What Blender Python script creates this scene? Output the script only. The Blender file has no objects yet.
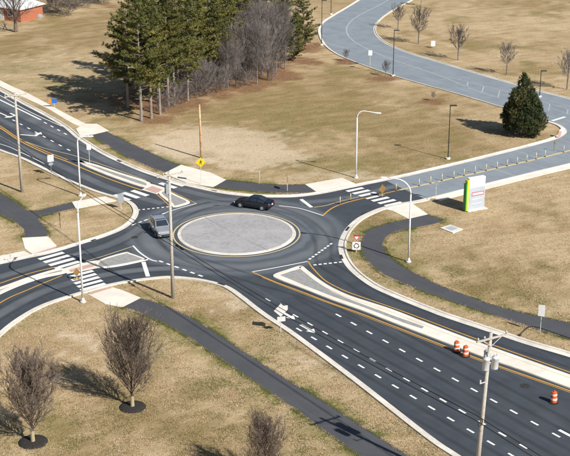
import bpy, bmesh, math, random
import numpy as np
from mathutils import Vector, Matrix
from mathutils.geometry import tessellate_polygon

# ------------------------------------------------------------------ camera, sky, sun, exposure
S = bpy.context.scene
COL = S.collection
CAM_H, PITCH, FPX = 53.0, math.radians(20.3), 1328.0
cam_d = bpy.data.cameras.new('camera'); cam = bpy.data.objects.new('camera', cam_d); COL.objects.link(cam)
cam_d.sensor_fit = 'HORIZONTAL'; cam_d.sensor_width = 36.0; cam_d.lens = FPX / 570.0 * 36.0
cam_d.clip_start = 1.0; cam_d.clip_end = 6000.0
cam.location = (0, 0, CAM_H); cam.rotation_euler = (math.pi / 2 - PITCH, 0, 0)
S.camera = cam

SUN_EL = math.radians(38.5); SUN_AZ = math.radians(134.3)      # clockwise from +Y
W = bpy.data.worlds.new('World'); S.world = W; W.use_nodes = True
nt = W.node_tree; nt.nodes.clear()
sky = nt.nodes.new('ShaderNodeTexSky'); sky.sky_type = 'NISHITA'; sky.sun_disc = False
sky.sun_elevation = SUN_EL; sky.sun_rotation = SUN_AZ; sky.air_density = 1.0; sky.dust_density = 0.6
bg = nt.nodes.new('ShaderNodeBackground'); bg.inputs['Strength'].default_value = 0.055
wo = nt.nodes.new('ShaderNodeOutputWorld')
nt.links.new(sky.outputs[0], bg.inputs[0]); nt.links.new(bg.outputs[0], wo.inputs[0])
sun_d = bpy.data.lights.new('sun', 'SUN'); sun_d.energy = 4.6; sun_d.angle = math.radians(0.53); sun_d.color = (1.0, 0.945, 0.86)
sun = bpy.data.objects.new('sun', sun_d); COL.objects.link(sun)
SD = Vector((math.sin(SUN_AZ) * math.cos(SUN_EL), math.cos(SUN_AZ) * math.cos(SUN_EL), math.sin(SUN_EL)))
sun.rotation_euler = SD.to_track_quat('Z', 'Y').to_euler(); sun.location = SD * 200
S.view_settings.view_transform = 'Standard'; S.view_settings.look = 'None'
S.view_settings.exposure = 0.5; S.view_settings.gamma = 1.0; S.view_settings.use_curve_mapping = False

# ------------------------------------------------------------------ survey: map coordinate -> ground metres
cp, sp = math.cos(PITCH), math.sin(PITCH)
def P(x, y, z=0.0):
    u = (x - 285.0) / FPX; v = -(y - 228.0) / FPX
    d = Vector((u, cp + v * sp, -sp + v * cp))
    t = (z - CAM_H) / d.z
    return Vector((d.x * t, d.y * t, z))
def height_of(base, ytop):
    g = P(*base); lo, hi = 0.0, 60.0
    for _ in range(40):
        m = (lo + hi) / 2; dy, dz = g.y, m - CAM_H
        yy = 228 - FPX * (dy * sp + dz * cp) / (dy * cp - dz * sp)
        if yy > ytop: lo = m
        else: hi = m
    return lo

# ------------------------------------------------------------------ object helpers
def tag(o, label=None, cat=None, group=None, kind=None):
    if label: o['label'] = label
    if cat: o['category'] = cat
    if group: o['group'] = group
    if kind: o['kind'] = kind
    return o
def empty(name, loc, rz=0.0, label=None, cat=None, group=None):
    o = bpy.data.objects.new(name, None); COL.objects.link(o); o.empty_display_size = 0.3
    o.location = loc; o.rotation_euler = (0, 0, rz)
    return tag(o, label, cat, group)
def copy_tree(o, parent=None):
    c = o.copy(); COL.objects.link(c)
    if parent: c.parent = parent
    for ch in o.children: copy_tree(ch, c)
    return c
class MB:
    def __init__(s): s.v = []; s.f = []
    def box(s, c, d, rz=0.0, taper=1.0):
        x, y, z = d[0] / 2, d[1] / 2, d[2] / 2; n = len(s.v); R = Matrix.Rotation(rz, 3, 'Z')
        for sz in (-1, 1):
            k = taper if sz > 0 else 1.0
            for sx, sy in ((-1, -1), (1, -1), (1, 1), (-1, 1)):
                s.v.append(Vector(c) + R @ Vector((sx * x * k, sy * y * k, sz * z)))
        s.f += [(n, n + 3, n + 2, n + 1), (n + 4, n + 5, n + 6, n + 7)] + [(n + i, n + (i + 1) % 4, n + 4 + (i + 1) % 4, n + 4 + i) for i in range(4)]
        return s
    def tube(s, pts, rad, k=8, cap=True):
        pts = [Vector(p) for p in pts]
        if not isinstance(rad, (list, tuple)): rad = [rad] * len(pts)
        n0 = len(s.v); prev = None
        for i, p in enumerate(pts):
            t = (pts[min(i + 1, len(pts) - 1)] - pts[max(i - 1, 0)])
            t = t.normalized() if t.length > 1e-9 else Vector((0, 0, 1))
            if prev is None:
                a = t.cross(Vector((1, 0, 0)) if abs(t.x) < 0.8 else Vector((0, 1, 0))).normalized()
            else:
                a = (prev - t * prev.dot(t)).normalized()
            prev = a; b = t.cross(a)
            for j in range(k):
                w = 2 * math.pi * j / k
                s.v.append(p + (a * math.cos(w) + b * math.sin(w)) * rad[i])
        for i in range(len(pts) - 1):
            for j in range(k):
                q = n0 + i * k
                s.f.append((q + j, q + (j + 1) % k, q + k + (j + 1) % k, q + k + j))
        if cap:
            s.f.append(tuple(n0 + j for j in reversed(range(k)))); q = n0 + (len(pts) - 1) * k
            s.f.append(tuple(q + j for j in range(k)))
        return s
    def lathe(s, prof, k=16, c=(0, 0, 0)):
        n0 = len(s.v); c = Vector(c)
        for r, z in prof:
            for j in range(k):
                w = 2 * math.pi * j / k
                s.v.append(c + Vector((r * math.cos(w), r * math.sin(w), z)))
        for i in range(len(prof) - 1):
            for j in range(k):
                q = n0 + i * k
                s.f.append((q + j, q + (j + 1) % k, q + k + (j + 1) % k, q + k + j))
        s.f.append(tuple(n0 + j for j in reversed(range(k)))); q = n0 + (len(prof) - 1) * k
        s.f.append(tuple(q + j for j in range(k)))
        return s
    def poly(s, pts):
        n = len(s.v); s.v += [Vector(p) for p in pts]; s.f.append(tuple(range(n, n + len(pts)))); return s
    def prism(s, pts, d):           # planar outline pushed along d
        n = len(s.v); m = len(pts); d = Vector(d)
        s.v += [Vector(p) for p in pts]; s.v += [Vector(p) + d for p in pts]
        s.f.append(tuple(reversed(range(n, n + m)))); s.f.append(tuple(range(n + m, n + 2 * m)))
        s.f += [(n + i, n + (i + 1) % m, n + m + (i + 1) % m, n + m + i) for i in range(m)]
        return s
    def build(s, name, mat, parent=None, smooth=False, fix=True):
        me = bpy.data.meshes.new(name); me.from_pydata([tuple(v) for v in s.v], [], s.f); me.update()
        if fix:
            bm = bmesh.new(); bm.from_mesh(me); bmesh.ops.recalc_face_normals(bm, faces=bm.faces); bm.to_mesh(me); bm.free()
        if smooth:
            me.polygons.foreach_set('use_smooth', [True] * len(me.polygons))
        me.materials.append(mat)
        o = bpy.data.objects.new(name, me); COL.objects.link(o)
        if parent: o.parent = parent
        return o
def spline(pts, n=8, closed=False):
    pts = [Vector(p) for p in pts]; out = []; m = len(pts)
    rng = range(m) if closed else range(m - 1)
    for i in rng:
        if closed: a, b, c, d = pts[(i - 1) % m], pts[i], pts[(i + 1) % m], pts[(i + 2) % m]
        else:
            b, c = pts[i], pts[i + 1]
            a = pts[i - 1] if i else b * 2 - c
            d = pts[i + 2] if i + 2 < m else c * 2 - b
        for k in range(n):
            t = k / n
            out.append(0.5 * ((2 * b) + (c - a) * t + (2 * a - 5 * b + 4 * c - d) * t * t + (3 * b - a - 3 * c + d) * t ** 3))
    if not closed: out.append(pts[-1])
    return out
def G(pts, n=6, closed=False): return spline([P(*p) for p in pts], n, closed) if n else [P(*p) for p in pts]
def offset(pts, d, closed=False):
    out = []; m = len(pts)
    for i, p in enumerate(pts):
        if closed: t = pts[(i + 1) % m] - pts[(i - 1) % m]
        else: t = pts[min(i + 1, m - 1)] - pts[max(i - 1, 0)]
        t = Vector((t.x, t.y, 0)).normalized(); nn = Vector((-t.y, t.x, 0))
        out.append(p + nn * d)
    return out
HARD = []                            # outlines of everything paved, so that grass keeps off
def sheet(name, pts, z, mat, parent=None, kind='structure', hard=True, thick=0.0):
    pts = [Vector((p.x, p.y, 0)) for p in pts]
    if hard: HARD.append(np.array([(p.x, p.y) for p in pts]))
    tris = tessellate_polygon([pts]); mb = MB()
    mb.v = [Vector((p.x, p.y, z)) for p in pts]
    def up(t):
        a, b, c = (pts[i] for i in t)
        return tuple(t) if (b - a).cross(c - a).z > 0 else tuple(reversed(t))
    mb.f = [up(t) for t in tris]
    if thick:
        n = len(pts); mb.v += [Vector((p.x, p.y, z - thick)) for p in pts]
        mb.f += [(i, (i + 1) % n, n + (i + 1) % n, n + i) for i in range(n)]
    o = mb.build(name, mat, parent, fix=bool(thick))
    if kind and not parent: o['kind'] = kind
    return o
def ribbon(name, pts, w, z, mat, parent=None, closed=False):
    L, R = offset(pts, w / 2, closed), offset(pts, -w / 2, closed); n = len(pts); mb = MB()
    for a, b in zip(L, R): mb.v += [Vector((a.x, a.y, z)), Vector((b.x, b.y, z))]
    for i in range(n if closed else n - 1):
        j = (i + 1) % n
        mb.f.append((2 * i, 2 * i + 1, 2 * j + 1, 2 * j))
    o = mb.build(name, mat, parent, fix=False)
    uv = o.data.uv_layers.new(name='UVMap'); acc = [0.0]
    for i in range(1, n + 1): acc.append(acc[-1] + (pts[i % n] - pts[i - 1]).length)
    for pi, poly in enumerate(o.data.polygons):
        i = pi
        for li, (a, b) in zip(poly.loop_indices, ((0, i), (1, i), (1, i + 1), (0, i + 1))): uv.data[li].uv = (a, acc[b])
    return o
def sweep(name, pts, prof, mat, parent=None, closed=False):
    """prof: list of (offset, z) closed section swept along pts"""
    rows = [offset(pts, d, closed) for d, z in prof]; m = len(prof); n = len(pts); mb = MB()
    for i in range(n):
        for k in range(m): mb.v.append(Vector((rows[k][i].x, rows[k][i].y, prof[k][1])))
    for i in range(n if closed else n - 1):
        j = (i + 1) % n
        for k in range(m): mb.f.append((i * m + k, i * m + (k + 1) % m, j * m + (k + 1) % m, j * m + k))
    if not closed:
        mb.f.append(tuple(range(m))); mb.f.append(tuple((n - 1) * m + k for k in reversed(range(m))))
    return mb.build(name, mat, parent)
def along(pts, step, start=0.0):
    out = []; need = start; acc = 0.0
    for a, b in zip(pts, pts[1:]):
        L = (b - a).length
        while need <= acc + L and L > 0:
            t = (need - acc) / L; out.append((a.lerp(b, t), (b - a).normalized())); need += step
        acc += L
    return out

# ------------------------------------------------------------------ materials
def mk(name, c1, c2=None, scale=4.0, rough=0.8, bump=0.0, bscale=None, c3=None, s3=0.3, metal=0.0, rnd=0.0, spec=0.3, trans=0.0, lo=0.38, hi=0.62):
    m = bpy.data.materials.new(name); m.use_nodes = True; t = m.node_tree; N = t.nodes; Lk = t.links
    b = N['Principled BSDF']; b.inputs['Roughness'].default_value = rough; b.inputs['Metallic'].default_value = metal
    b.inputs['Specular IOR Level'].default_value = spec
    tc = N.new('ShaderNodeTexCoord'); src = tc.outputs['Object']
    def noise(s, d=6.0):
        n = N.new('ShaderNodeTexNoise'); n.inputs['Scale'].default_value = s; n.inputs['Detail'].default_value = d
        n.inputs['Roughness'].default_value = 0.65; Lk.new(src, n.inputs['Vector']); return n.outputs['Fac']
    def ramp(f, a, c):
        r = N.new('ShaderNodeMapRange'); r.inputs['From Min'].default_value = a; r.inputs['From Max'].default_value = c; r.interpolation_type = 'SMOOTHSTEP'
        Lk.new(f, r.inputs['Value']); return r.outputs['Result']
    def mix(f, a, c):
        x = N.new('ShaderNodeMix'); x.data_type = 'RGBA'
        if isinstance(f, float): x.inputs[0].default_value = f
        else: Lk.new(f, x.inputs[0])
        for sock, val in ((x.inputs[6], a), (x.inputs[7], c)):
            if isinstance(val, tuple): sock.default_value = (*val, 1)
            else: Lk.new(val, sock)
        return x.outputs[2]
    out = c1
    if c2: out = mix(ramp(noise(scale), lo, hi), out, c2)
    if c3: out = mix(ramp(noise(s3), 0.45, 0.65), out, c3)
    if rnd:
        oi = N.new('ShaderNodeObjectInfo'); h = N.new('ShaderNodeHueSaturation')
        mr = N.new('ShaderNodeMapRange'); mr.inputs['To Min'].default_value = 1 - rnd; mr.inputs['To Max'].default_value = 1 + rnd
        Lk.new(oi.outputs['Random'], mr.inputs['Value']); Lk.new(mr.outputs[0], h.inputs['Value'])
        if isinstance(out, tuple): h.inputs['Color'].default_value = (*out, 1)
        else: Lk.new(out, h.inputs['Color'])
        out = h.outputs[0]
    if isinstance(out, tuple): b.inputs['Base Color'].default_value = (*out, 1)
    else: Lk.new(out, b.inputs['Base Color'])
    if bump:
        bn = N.new('ShaderNodeBump'); bn.inputs['Strength'].default_value = bump; bn.inputs['Distance'].default_value = 0.05
        Lk.new(noise(bscale or scale * 3), bn.inputs['Height']); Lk.new(bn.outputs[0], b.inputs['Normal'])
    if trans:
        tr = N.new('ShaderNodeBsdfTranslucent'); ms = N.new('ShaderNodeMixShader'); ms.inputs[0].default_value = trans
        if isinstance(out, tuple): tr.inputs[0].default_value = (*out, 1)
        else: Lk.new(out, tr.inputs[0])
        Lk.new(b.outputs[0], ms.inputs[1]); Lk.new(tr.outputs[0], ms.inputs[2]); Lk.new(ms.outputs[0], N['Material Output'].inputs['Surface'])
    m['h'] = 1
    return m

def mat_asphalt(name, base, var, light, centre=None):
    """aggregate speckle, broad blotches, long crack lines; centre = polished rings round the roundabout"""
    m = bpy.data.materials.new(name); m.use_nodes = True; t = m.node_tree; N = t.nodes; Lk = t.links
    b = N['Principled BSDF']; b.inputs['Roughness'].default_value = 0.82; b.inputs['Specular IOR Level'].default_value = 0.25
    tc = N.new('ShaderNodeTexCoord').outputs['Object']
    def noise(s, d=5.0, vec=None, r=0.6):
        n = N.new('ShaderNodeTexNoise'); n.inputs['Scale'].default_value = s; n.inputs['Detail'].default_value = d; n.inputs['Roughness'].default_value = r
        Lk.new(vec or tc, n.inputs['Vector']); return n.outputs['Fac']
    def mr(f, a, c, x=0.0, y=1.0):
        r = N.new('ShaderNodeMapRange'); r.interpolation_type = 'SMOOTHSTEP'
        for k, v in (('From Min', a), ('From Max', c), ('To Min', x), ('To Max', y)): r.inputs[k].default_value = v
        Lk.new(f, r.inputs['Value']); return r.outputs['Result']
    def mix(f, a, c):
        x = N.new('ShaderNodeMix'); x.data_type = 'RGBA'; Lk.new(f, x.inputs[0])
        for sock, val in ((x.inputs[6], a), (x.inputs[7], c)):
            if isinstance(val, tuple): sock.default_value = (*val, 1)
            else: Lk.new(val, sock)
        return x.outputs[2]
    c = mix(mr(noise(0.35, 6), 0.35, 0.68), base, var)
    mp = N.new('ShaderNodeMapping'); mp.vector_type = 'TEXTURE'; mp.inputs['Rotation'].default_value = (0, 0, math.radians(-54.7)); mp.inputs['Scale'].default_value = (14, 0.8, 1)
    Lk.new(tc, mp.inputs['Vector'])
    c = mix(mr(noise(1.0, 4, mp.outputs[0]), 0.52, 0.75, 0, 0.55), c, light)
    c = mix(mr(noise(14.0, 3), 0.5, 0.75, 0, 0.45), c, light)
    if centre:
        su = N.new('ShaderNodeVectorMath'); su.operation = 'DISTANCE'; Lk.new(tc, su.inputs[0]); su.inputs[1].default_value = centre
        ad = N.new('ShaderNodeMath'); ad.operation = 'MULTIPLY_ADD'; Lk.new(noise(0.5, 3), ad.inputs[0]); ad.inputs[1].default_value = 1.2; Lk.new(su.outputs['Value'], ad.inputs[2])
        wv = N.new('ShaderNodeMath'); wv.operation = 'SINE'; sc = N.new('ShaderNodeMath'); sc.operation = 'MULTIPLY'; Lk.new(ad.outputs[0], sc.inputs[0]); sc.inputs[1].default_value = 3.1; Lk.new(sc.outputs[0], wv.inputs[0])
        zone = mr(ad.outputs[0], 14.5, 11.5)
        f = N.new('ShaderNodeMath'); f.operation = 'MULTIPLY'; Lk.new(zone, f.inputs[0]); Lk.new(mr(wv.outputs[0], -1.0, 1.0, 0.35, 0.95), f.inputs[1])
        c = mix(f.outputs[0], c, tuple(min(1, v * 1.45) for v in light))
    Lk.new(c, b.inputs['Base Color'])
    bn = N.new('ShaderNodeBump'); bn.inputs['Strength'].default_value = 0.35; bn.inputs['Distance'].default_value = 0.01
    Lk.new(noise(40.0, 2), bn.inputs['Height']); Lk.new(bn.outputs[0], b.inputs['Normal'])
    return m

RC = P(236.6, 233.6); RR = (P(296, 233.7) - P(176.9, 234.4)).length / 2
M = {}
M['asphalt'] = mat_asphalt('asphalt', (0.058, 0.068, 0.083), (0.046, 0.054, 0.067), (0.092, 0.104, 0.12), tuple(RC))
M['old_asphalt'] = mat_asphalt('old_asphalt', (0.235, 0.272, 0.305), (0.2, 0.232, 0.268), (0.31, 0.345, 0.375))
M['path_asphalt'] = mat_asphalt('path_asphalt', (0.08, 0.083, 0.092), (0.068, 0.07, 0.08), (0.1, 0.104, 0.112))
M['concrete'] = mk('concrete', (0.66, 0.62, 0.555), (0.56, 0.525, 0.47), 1.6, 0.85, 0.15, 30, (0.72, 0.69, 0.63), 0.25)
M['pad_concrete'] = mk('pad_concrete', (0.74, 0.69, 0.6), (0.68, 0.63, 0.55), 0.9, 0.85, 0.1, 30, (0.78, 0.74, 0.66), 0.3)
M['island'] = mk('island_concrete', (0.36, 0.355, 0.36), (0.27, 0.27, 0.275), 2.6, 0.9, 0.6, 9, (0.39, 0.385, 0.39), 0.35, lo=0.42, hi=0.72)
M['grey_fill'] = mk('grey_fill', (0.33, 0.33, 0.325), (0.27, 0.27, 0.27), 2.0, 0.9, 0.3, 9)
M['white_paint'] = mk('white_paint', (0.78, 0.78, 0.76), (0.6, 0.6, 0.59), 5.0, 0.7, 0, None, None, lo=0.5, hi=0.75)
M['yellow_paint'] = mk('yellow_paint', (0.62, 0.33, 0.05), (0.5, 0.29, 0.08), 4.0, 0.7)
M['pale_yellow'] = mk('pale_yellow_paint', (0.62, 0.5, 0.26), (0.5, 0.42, 0.27), 4.0, 0.7)
M['red_dome'] = mk('red_tactile', (0.56, 0.38, 0.33), (0.48, 0.31, 0.27), 8.0, 0.8)
M['galv'] = mk('galvanised_steel', (0.66, 0.66, 0.65), (0.57, 0.58, 0.58), 3.0, 0.5, 0, None, None, metal=0.15)
M['white_metal'] = mk('white_metal', (0.78, 0.78, 0.78), (0.7, 0.7, 0.7), 3.0, 0.45)
M['dark_metal'] = mk('dark_bronze_metal', (0.035, 0.032, 0.03), (0.05, 0.047, 0.045), 3.0, 0.5)
M['weathered_wood'] = mk('weathered_pole_wood', (0.5, 0.47, 0.43), (0.38, 0.35, 0.31), 6.0, 0.9, 0.4, 25)
M['new_wood'] = mk('new_pole_wood', (0.62, 0.48, 0.3), (0.42, 0.22, 0.1), 1.1, 0.9, 0.3, 20)
M['sign_back'] = mk('sign_back', (0.36, 0.4, 0.44), (0.3, 0.34, 0.38), 2.0, 0.5, metal=0.3)
M['sign_white'] = mk('sign_white', (0.82, 0.82, 0.82), (0.76, 0.76, 0.77), 2.0, 0.5)
M['sign_yellow'] = mk('sign_yellow', (0.85, 0.6, 0.02), (0.8, 0.55, 0.02), 2.0, 0.5)
M['sign_brown'] = mk('sign_brown', (0.26, 0.16, 0.05), (0.2, 0.12, 0.04), 3.0, 0.6)
M['sign_red'] = mk('sign_red', (0.6, 0.03, 0.04), (0.52, 0.03, 0.04), 3.0, 0.5)
M['sign_black'] = mk('sign_black', (0.015, 0.015, 0.015), (0.025, 0.025, 0.025), 3.0, 0.6)
M['sign_blue'] = mk('sign_blue', (0.03, 0.16, 0.62), (0.025, 0.13, 0.52), 3.0, 0.5)
M['sign_orange'] = mk('sign_orange', (0.75, 0.27, 0.04), (0.66, 0.23, 0.04), 3.0, 0.5)
M['panel_grey'] = mk('panel_grey', (0.42, 0.47, 0.53), (0.38, 0.43, 0.49), 1.0, 0.4)
M['panel_lime'] = mk('panel_lime', (0.62, 0.72, 0.03), (0.55, 0.66, 0.03), 1.0, 0.4)
M['panel_green'] = mk('panel_green', (0.05, 0.28, 0.06), (0.04, 0.24, 0.05), 1.0, 0.4)
M['barrel_orange'] = mk('barrel_orange', (0.78, 0.13, 0.03), (0.68, 0.11, 0.03), 4.0, 0.5)
M['rubber'] = mk('black_rubber', (0.018, 0.018, 0.018), (0.028, 0.028, 0.028), 6.0, 0.85)
M['mulch'] = mk('dark_mulch', (0.022, 0.02, 0.02), (0.045, 0.038, 0.034), 9.0, 0.95, 0.9, 14)
M['needle'] = mk('pine_needles', (0.13, 0.138, 0.034), (0.072, 0.09, 0.026), 0.9, 0.7, 0, None, (0.24, 0.205, 0.058), 0.45, rnd=0.22, trans=0.18)
M['spruce'] = mk('cedar_foliage', (0.062, 0.08, 0.03), (0.04, 0.058, 0.024), 1.2, 0.7, 0, None, (0.13, 0.12, 0.045), 0.35, trans=0.12)
M['pine_bark'] = mk('pine_bark', (0.3, 0.26, 0.23), (0.2, 0.17, 0.15), 3.0, 0.95, 0.5, 12)
M['grey_bark'] = mk('grey_bark', (0.2, 0.172, 0.155), (0.13, 0.11, 0.1), 3.0, 0.95, rnd=0.12)
M['pale_bark'] = mk('pale_bark', (0.22, 0.195, 0.185), (0.13, 0.113, 0.108), 3.0, 0.95, rnd=0.15)
M['brown_twig'] = mk('brown_twigs', (0.2, 0.158, 0.132), (0.125, 0.096, 0.08), 3.0, 0.95, rnd=0.1)
M['stub_trunk'] = mk('lit_trunk_bark', (0.42, 0.36, 0.22), (0.32, 0.27, 0.17), 6.0, 0.9)
M['brick'] = mk('red_brick', (0.42, 0.15, 0.085), (0.36, 0.12, 0.07), 5.0, 0.9, 0.2, 12)
M['shingle'] = mk('pale_shingles', (0.55, 0.56, 0.57), (0.47, 0.48, 0.5), 4.0, 0.9, 0.3, 14)
M['trim'] = mk('white_trim', (0.75, 0.75, 0.74), (0.7, 0.7, 0.69), 2.0, 0.6)
M['glass'] = mk('window_glass', (0.02, 0.03, 0.045), (0.03, 0.04, 0.055), 0.5, 0.08, spec=0.6)
M['car_black'] = mk('black_car_paint', (0.006, 0.008, 0.014), (0.008, 0.01, 0.018), 1.0, 0.18, spec=0.6)
M['car_silver'] = mk('silver_car_paint', (0.52, 0.54, 0.57), (0.48, 0.5, 0.53), 1.0, 0.25, metal=0.55, spec=0.6)
M['car_roof'] = mk('roof_painted_reflection', (0.05, 0.085, 0.16), (0.045, 0.075, 0.14), 1.0, 0.15, spec=0.7)  # blue of the reflected sky put into the roof colour
M['lamp_red'] = mk('tail_light_red', (0.5, 0.02, 0.02), (0.4, 0.015, 0.015), 3.0, 0.2, spec=0.6)
M['lamp_clear'] = mk('clear_lamp', (0.75, 0.77, 0.8), (0.7, 0.72, 0.75), 3.0, 0.15, spec=0.6)
M['porcelain'] = mk('transformer_grey', (0.55, 0.58, 0.61), (0.48, 0.51, 0.54), 3.0, 0.45)
M['cable'] = mk('black_cable', (0.012, 0.012, 0.013), (0.02, 0.02, 0.02), 1.0, 0.7)

def mat_wear(nm='tyre_wear', col=(0.035, 0.038, 0.045), amt=0.42):
    m = bpy.data.materials.new(nm); m.use_nodes = True; t = m.node_tree; N = t.nodes; Lk = t.links
    b = N['Principled BSDF']; b.inputs['Base Color'].default_value = (*col, 1); b.inputs['Roughness'].default_value = 0.7
    uv = N.new('ShaderNodeUVMap').outputs[0]; sx = N.new('ShaderNodeSeparateXYZ'); Lk.new(uv, sx.inputs[0])
    a = N.new('ShaderNodeMath'); a.operation = 'SUBTRACT'; Lk.new(sx.outputs[0], a.inputs[0]); a.inputs[1].default_value = 0.5
    ab = N.new('ShaderNodeMath'); ab.operation = 'ABSOLUTE'; Lk.new(a.outputs[0], ab.inputs[0])
    mr = N.new('ShaderNodeMapRange'); mr.interpolation_type = 'SMOOTHSTEP'; mr.inputs['From Min'].default_value = 0.5; mr.inputs['From Max'].default_value = 0.08; mr.inputs['To Max'].default_value = amt
    Lk.new(ab.outputs[0], mr.inputs['Value'])
    n = N.new('ShaderNodeTexNoise'); n.inputs['Scale'].default_value = 0.25; n.inputs['Detail'].default_value = 5
    Lk.new(N.new('ShaderNodeTexCoord').outputs['Object'], n.inputs['Vector'])
    m2 = N.new('ShaderNodeMath'); m2.operation = 'MULTIPLY'; Lk.new(mr.outputs[0], m2.inputs[0]); Lk.new(n.outputs['Fac'], m2.inputs[1])
    Lk.new(m2.outputs[0], b.inputs['Alpha'])
    return m
M['wear'] = mat_wear(); M['polish'] = mat_wear('polished_lane', (0.2, 0.22, 0.245), 1.0)

# ------------------------------------------------------------------ road edges (survey polylines, asphalt edge)
N_EDGE = [(-90, 43), (-40, 70), (0, 91.5), (20, 103), (40, 113.5), (60, 125), (68, 131), (76, 138), (85, 144), (96, 151), (107, 157), (120, 163), (135, 169.5), (150, 175), (166, 180), (180, 184.5), (195, 188), (213, 192), (232, 195), (255, 197), (277, 197.6), (298, 197), (319.5, 194.3), (346, 189), (372, 183.6), (398, 178.4), (420, 173.5), (472, 161.3), (525, 148), (551, 141)]
WEDGE = [(560, 138), (566, 133.5), (566.5, 130), (562, 126), (555, 123), (548, 121)]
PARK_SW = [(548, 121), (522, 113), (496, 105), (459.5, 94), (420, 83), (393, 75), (359, 63), (338, 54), (325.5, 44), (320.5, 32), (323.4, 23.7), (332.6, 17), (346, 9), (359, 1), (372, -7), (386, -16)]
PARK_NE = [(432, -12), (410, 0.5), (393, 9.5), (380, 18.6), (374, 26.3), (374.7, 34), (382.6, 42), (396, 48.7), (411.6, 54.5), (430, 60), (459.5, 69), (499, 80.5), (538, 91.5), (570, 99.5), (640, 119)]
BS_EDGE = [(640, 146), (600, 155.5), (570, 163), (530, 172.5), (488, 182.8), (455, 191), (420, 199.6), (401, 203), (383, 207), (371.6, 211), (357.5, 218), (347.5, 226.5), (341.5, 235), (338.3, 245), (340.5, 257), (350, 271), (369.5, 286), (390.5, 296), (411.6, 304.8), (430, 312), (446, 318), (499, 335.5), (527, 344.8), (570, 357.5), (620, 374), (700, 402)]
CS_EDGE = [(540, 512), (500, 482), (459.5, 455), (430, 435), (359, 379.8), (299.7, 335.8), (285, 325.6), (271.6, 317), (258.4, 307.5), (245, 297), (232, 288), (219, 283), (198, 278.4), (171.6, 276), (150.5, 277.4), (126, 280.6), (105, 284.8), (89.5, 289), (76, 293), (52.6, 300.3), (34, 308), (16, 318.7), (0, 331), (-20, 350), (-45, 376)]
DN_EDGE = [(-80, 279), (-40, 272), (0, 264.4), (29, 258), (47, 254.4), (63, 250), (87, 242.6), (102, 238), (120, 231), (130, 225), (137, 217.5), (138.6, 210), (133.5, 203), (124, 198.6), (105, 193), (92, 188.6), (66, 178), (39.5, 165), (21, 156.5), (0, 149), (-40, 132), (-90, 108)]
g = lambda e, n=6: G(e, n)
E_N, E_W, E_SW, E_NE, E_B, E_C, E_D = g(N_EDGE), g(WEDGE, 4), g(PARK_SW), g(PARK_NE), g(BS_EDGE), g(CS_EDGE), g(DN_EDGE)
def extend(e, L, start=False):               # the roads run on past the edge of the picture
    a, b = (e[1], e[0]) if start else (e[-2], e[-1]); d = (b - a).normalized()
    more = [b + d * L * k / 6 for k in range(1, 7)]
    return list(reversed(more)) + e if start else e + more
def along_dir(e, d, L, start=False):
    b = e[0] if start else e[-1]; more = [b + d.normalized() * L * k / 6 for k in range(1, 7)]
    return list(reversed(more)) + e if start else e + more
dA = (P(0, 91.5) - P(40, 113.5)); E_N = along_dir(E_N, dA, 70, True); E_D = along_dir(E_D, dA, 70)
dC = (P(556.1, 435.2) - P(338.4, 315.5)); E_B = extend(E_B, 30); E_C = along_dir(E_C, dC, 30, True)
dD = (P(-60, 296) - P(0, 277)); E_D = along_dir(E_D, dD, 25, True); E_C = along_dir(E_C, dD, 25)
dE = E_NE[-1] - E_NE[-7]; E_B = along_dir(E_B, dE, 40, True); E_NE = along_dir(E_NE, dE, 40); E_NE = extend(E_NE, 40, True); E_SW = along_dir(E_SW, E_NE[0] - E_NE[6], 40)

# ------------------------------------------------------------------ the large structure: roads
road = sheet('road', E_N + E_W[:3] + [P(640, 116)] + E_B + E_C + E_D, 0.012, M['asphalt'])
tag(road, 'dark asphalt roads meeting at the roundabout with white and orange markings', None)
first_left = lambda x: next(i for i, p in enumerate(E_B) if p.x <= x)
park_out = [P(387, 182 - 0.6), P(398, 178.4)] + [p for p in E_N if p.x > P(398, 178.4).x + 0.1] + E_W + E_SW[1:] + E_NE + E_B[:first_left(P(424, 198.7).x)] + [P(424, 198.7)]
park_road = sheet('park_road', park_out, 0.018, M['old_asphalt'])
tag(park_road, 'pale worn asphalt road curving up and away at upper right')

def kerb(name, pts, side, gut=0.42, w=0.2, h=0.13, parent=None):
    s = side
    sweep(name, pts, [(0, 0.0), (0, 0.026), (s * gut, 0.03), (s * (gut + 0.03), h - 0.02), (s * (gut + 0.06), h), (s * (gut + w), h), (s * (gut + w), 0.0)], M['concrete'], parent)
    o = bpy.data.objects[name] if False else COL.objects[-1]
    if not parent: o['kind'] = 'structure'
    HARD.append(np.array([(p.x, p.y) for p in offset(pts, 0)] + [(p.x, p.y) for p in reversed(offset(pts, s * (gut + w)))]))
    return o
kerb('kerb', E_N + E_W[1:], 1, 0.5, 0.25)
kerb('kerb', E_SW, 1, 0.25, 0.22)
kerb('kerb', E_NE, 1, 0.25, 0.22)
kerb('kerb', E_B[:first_left(P(430, 197).x) + 1], 1, 0.3, 0.2)
kerb('kerb', E_B[first_left(P(430, 197).x):], 1, 0.62, 0.26)
kerb('kerb', E_C, 1, 0.45, 0.22)
kerb('kerb', E_D, 1, 0.42, 0.25)

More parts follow.
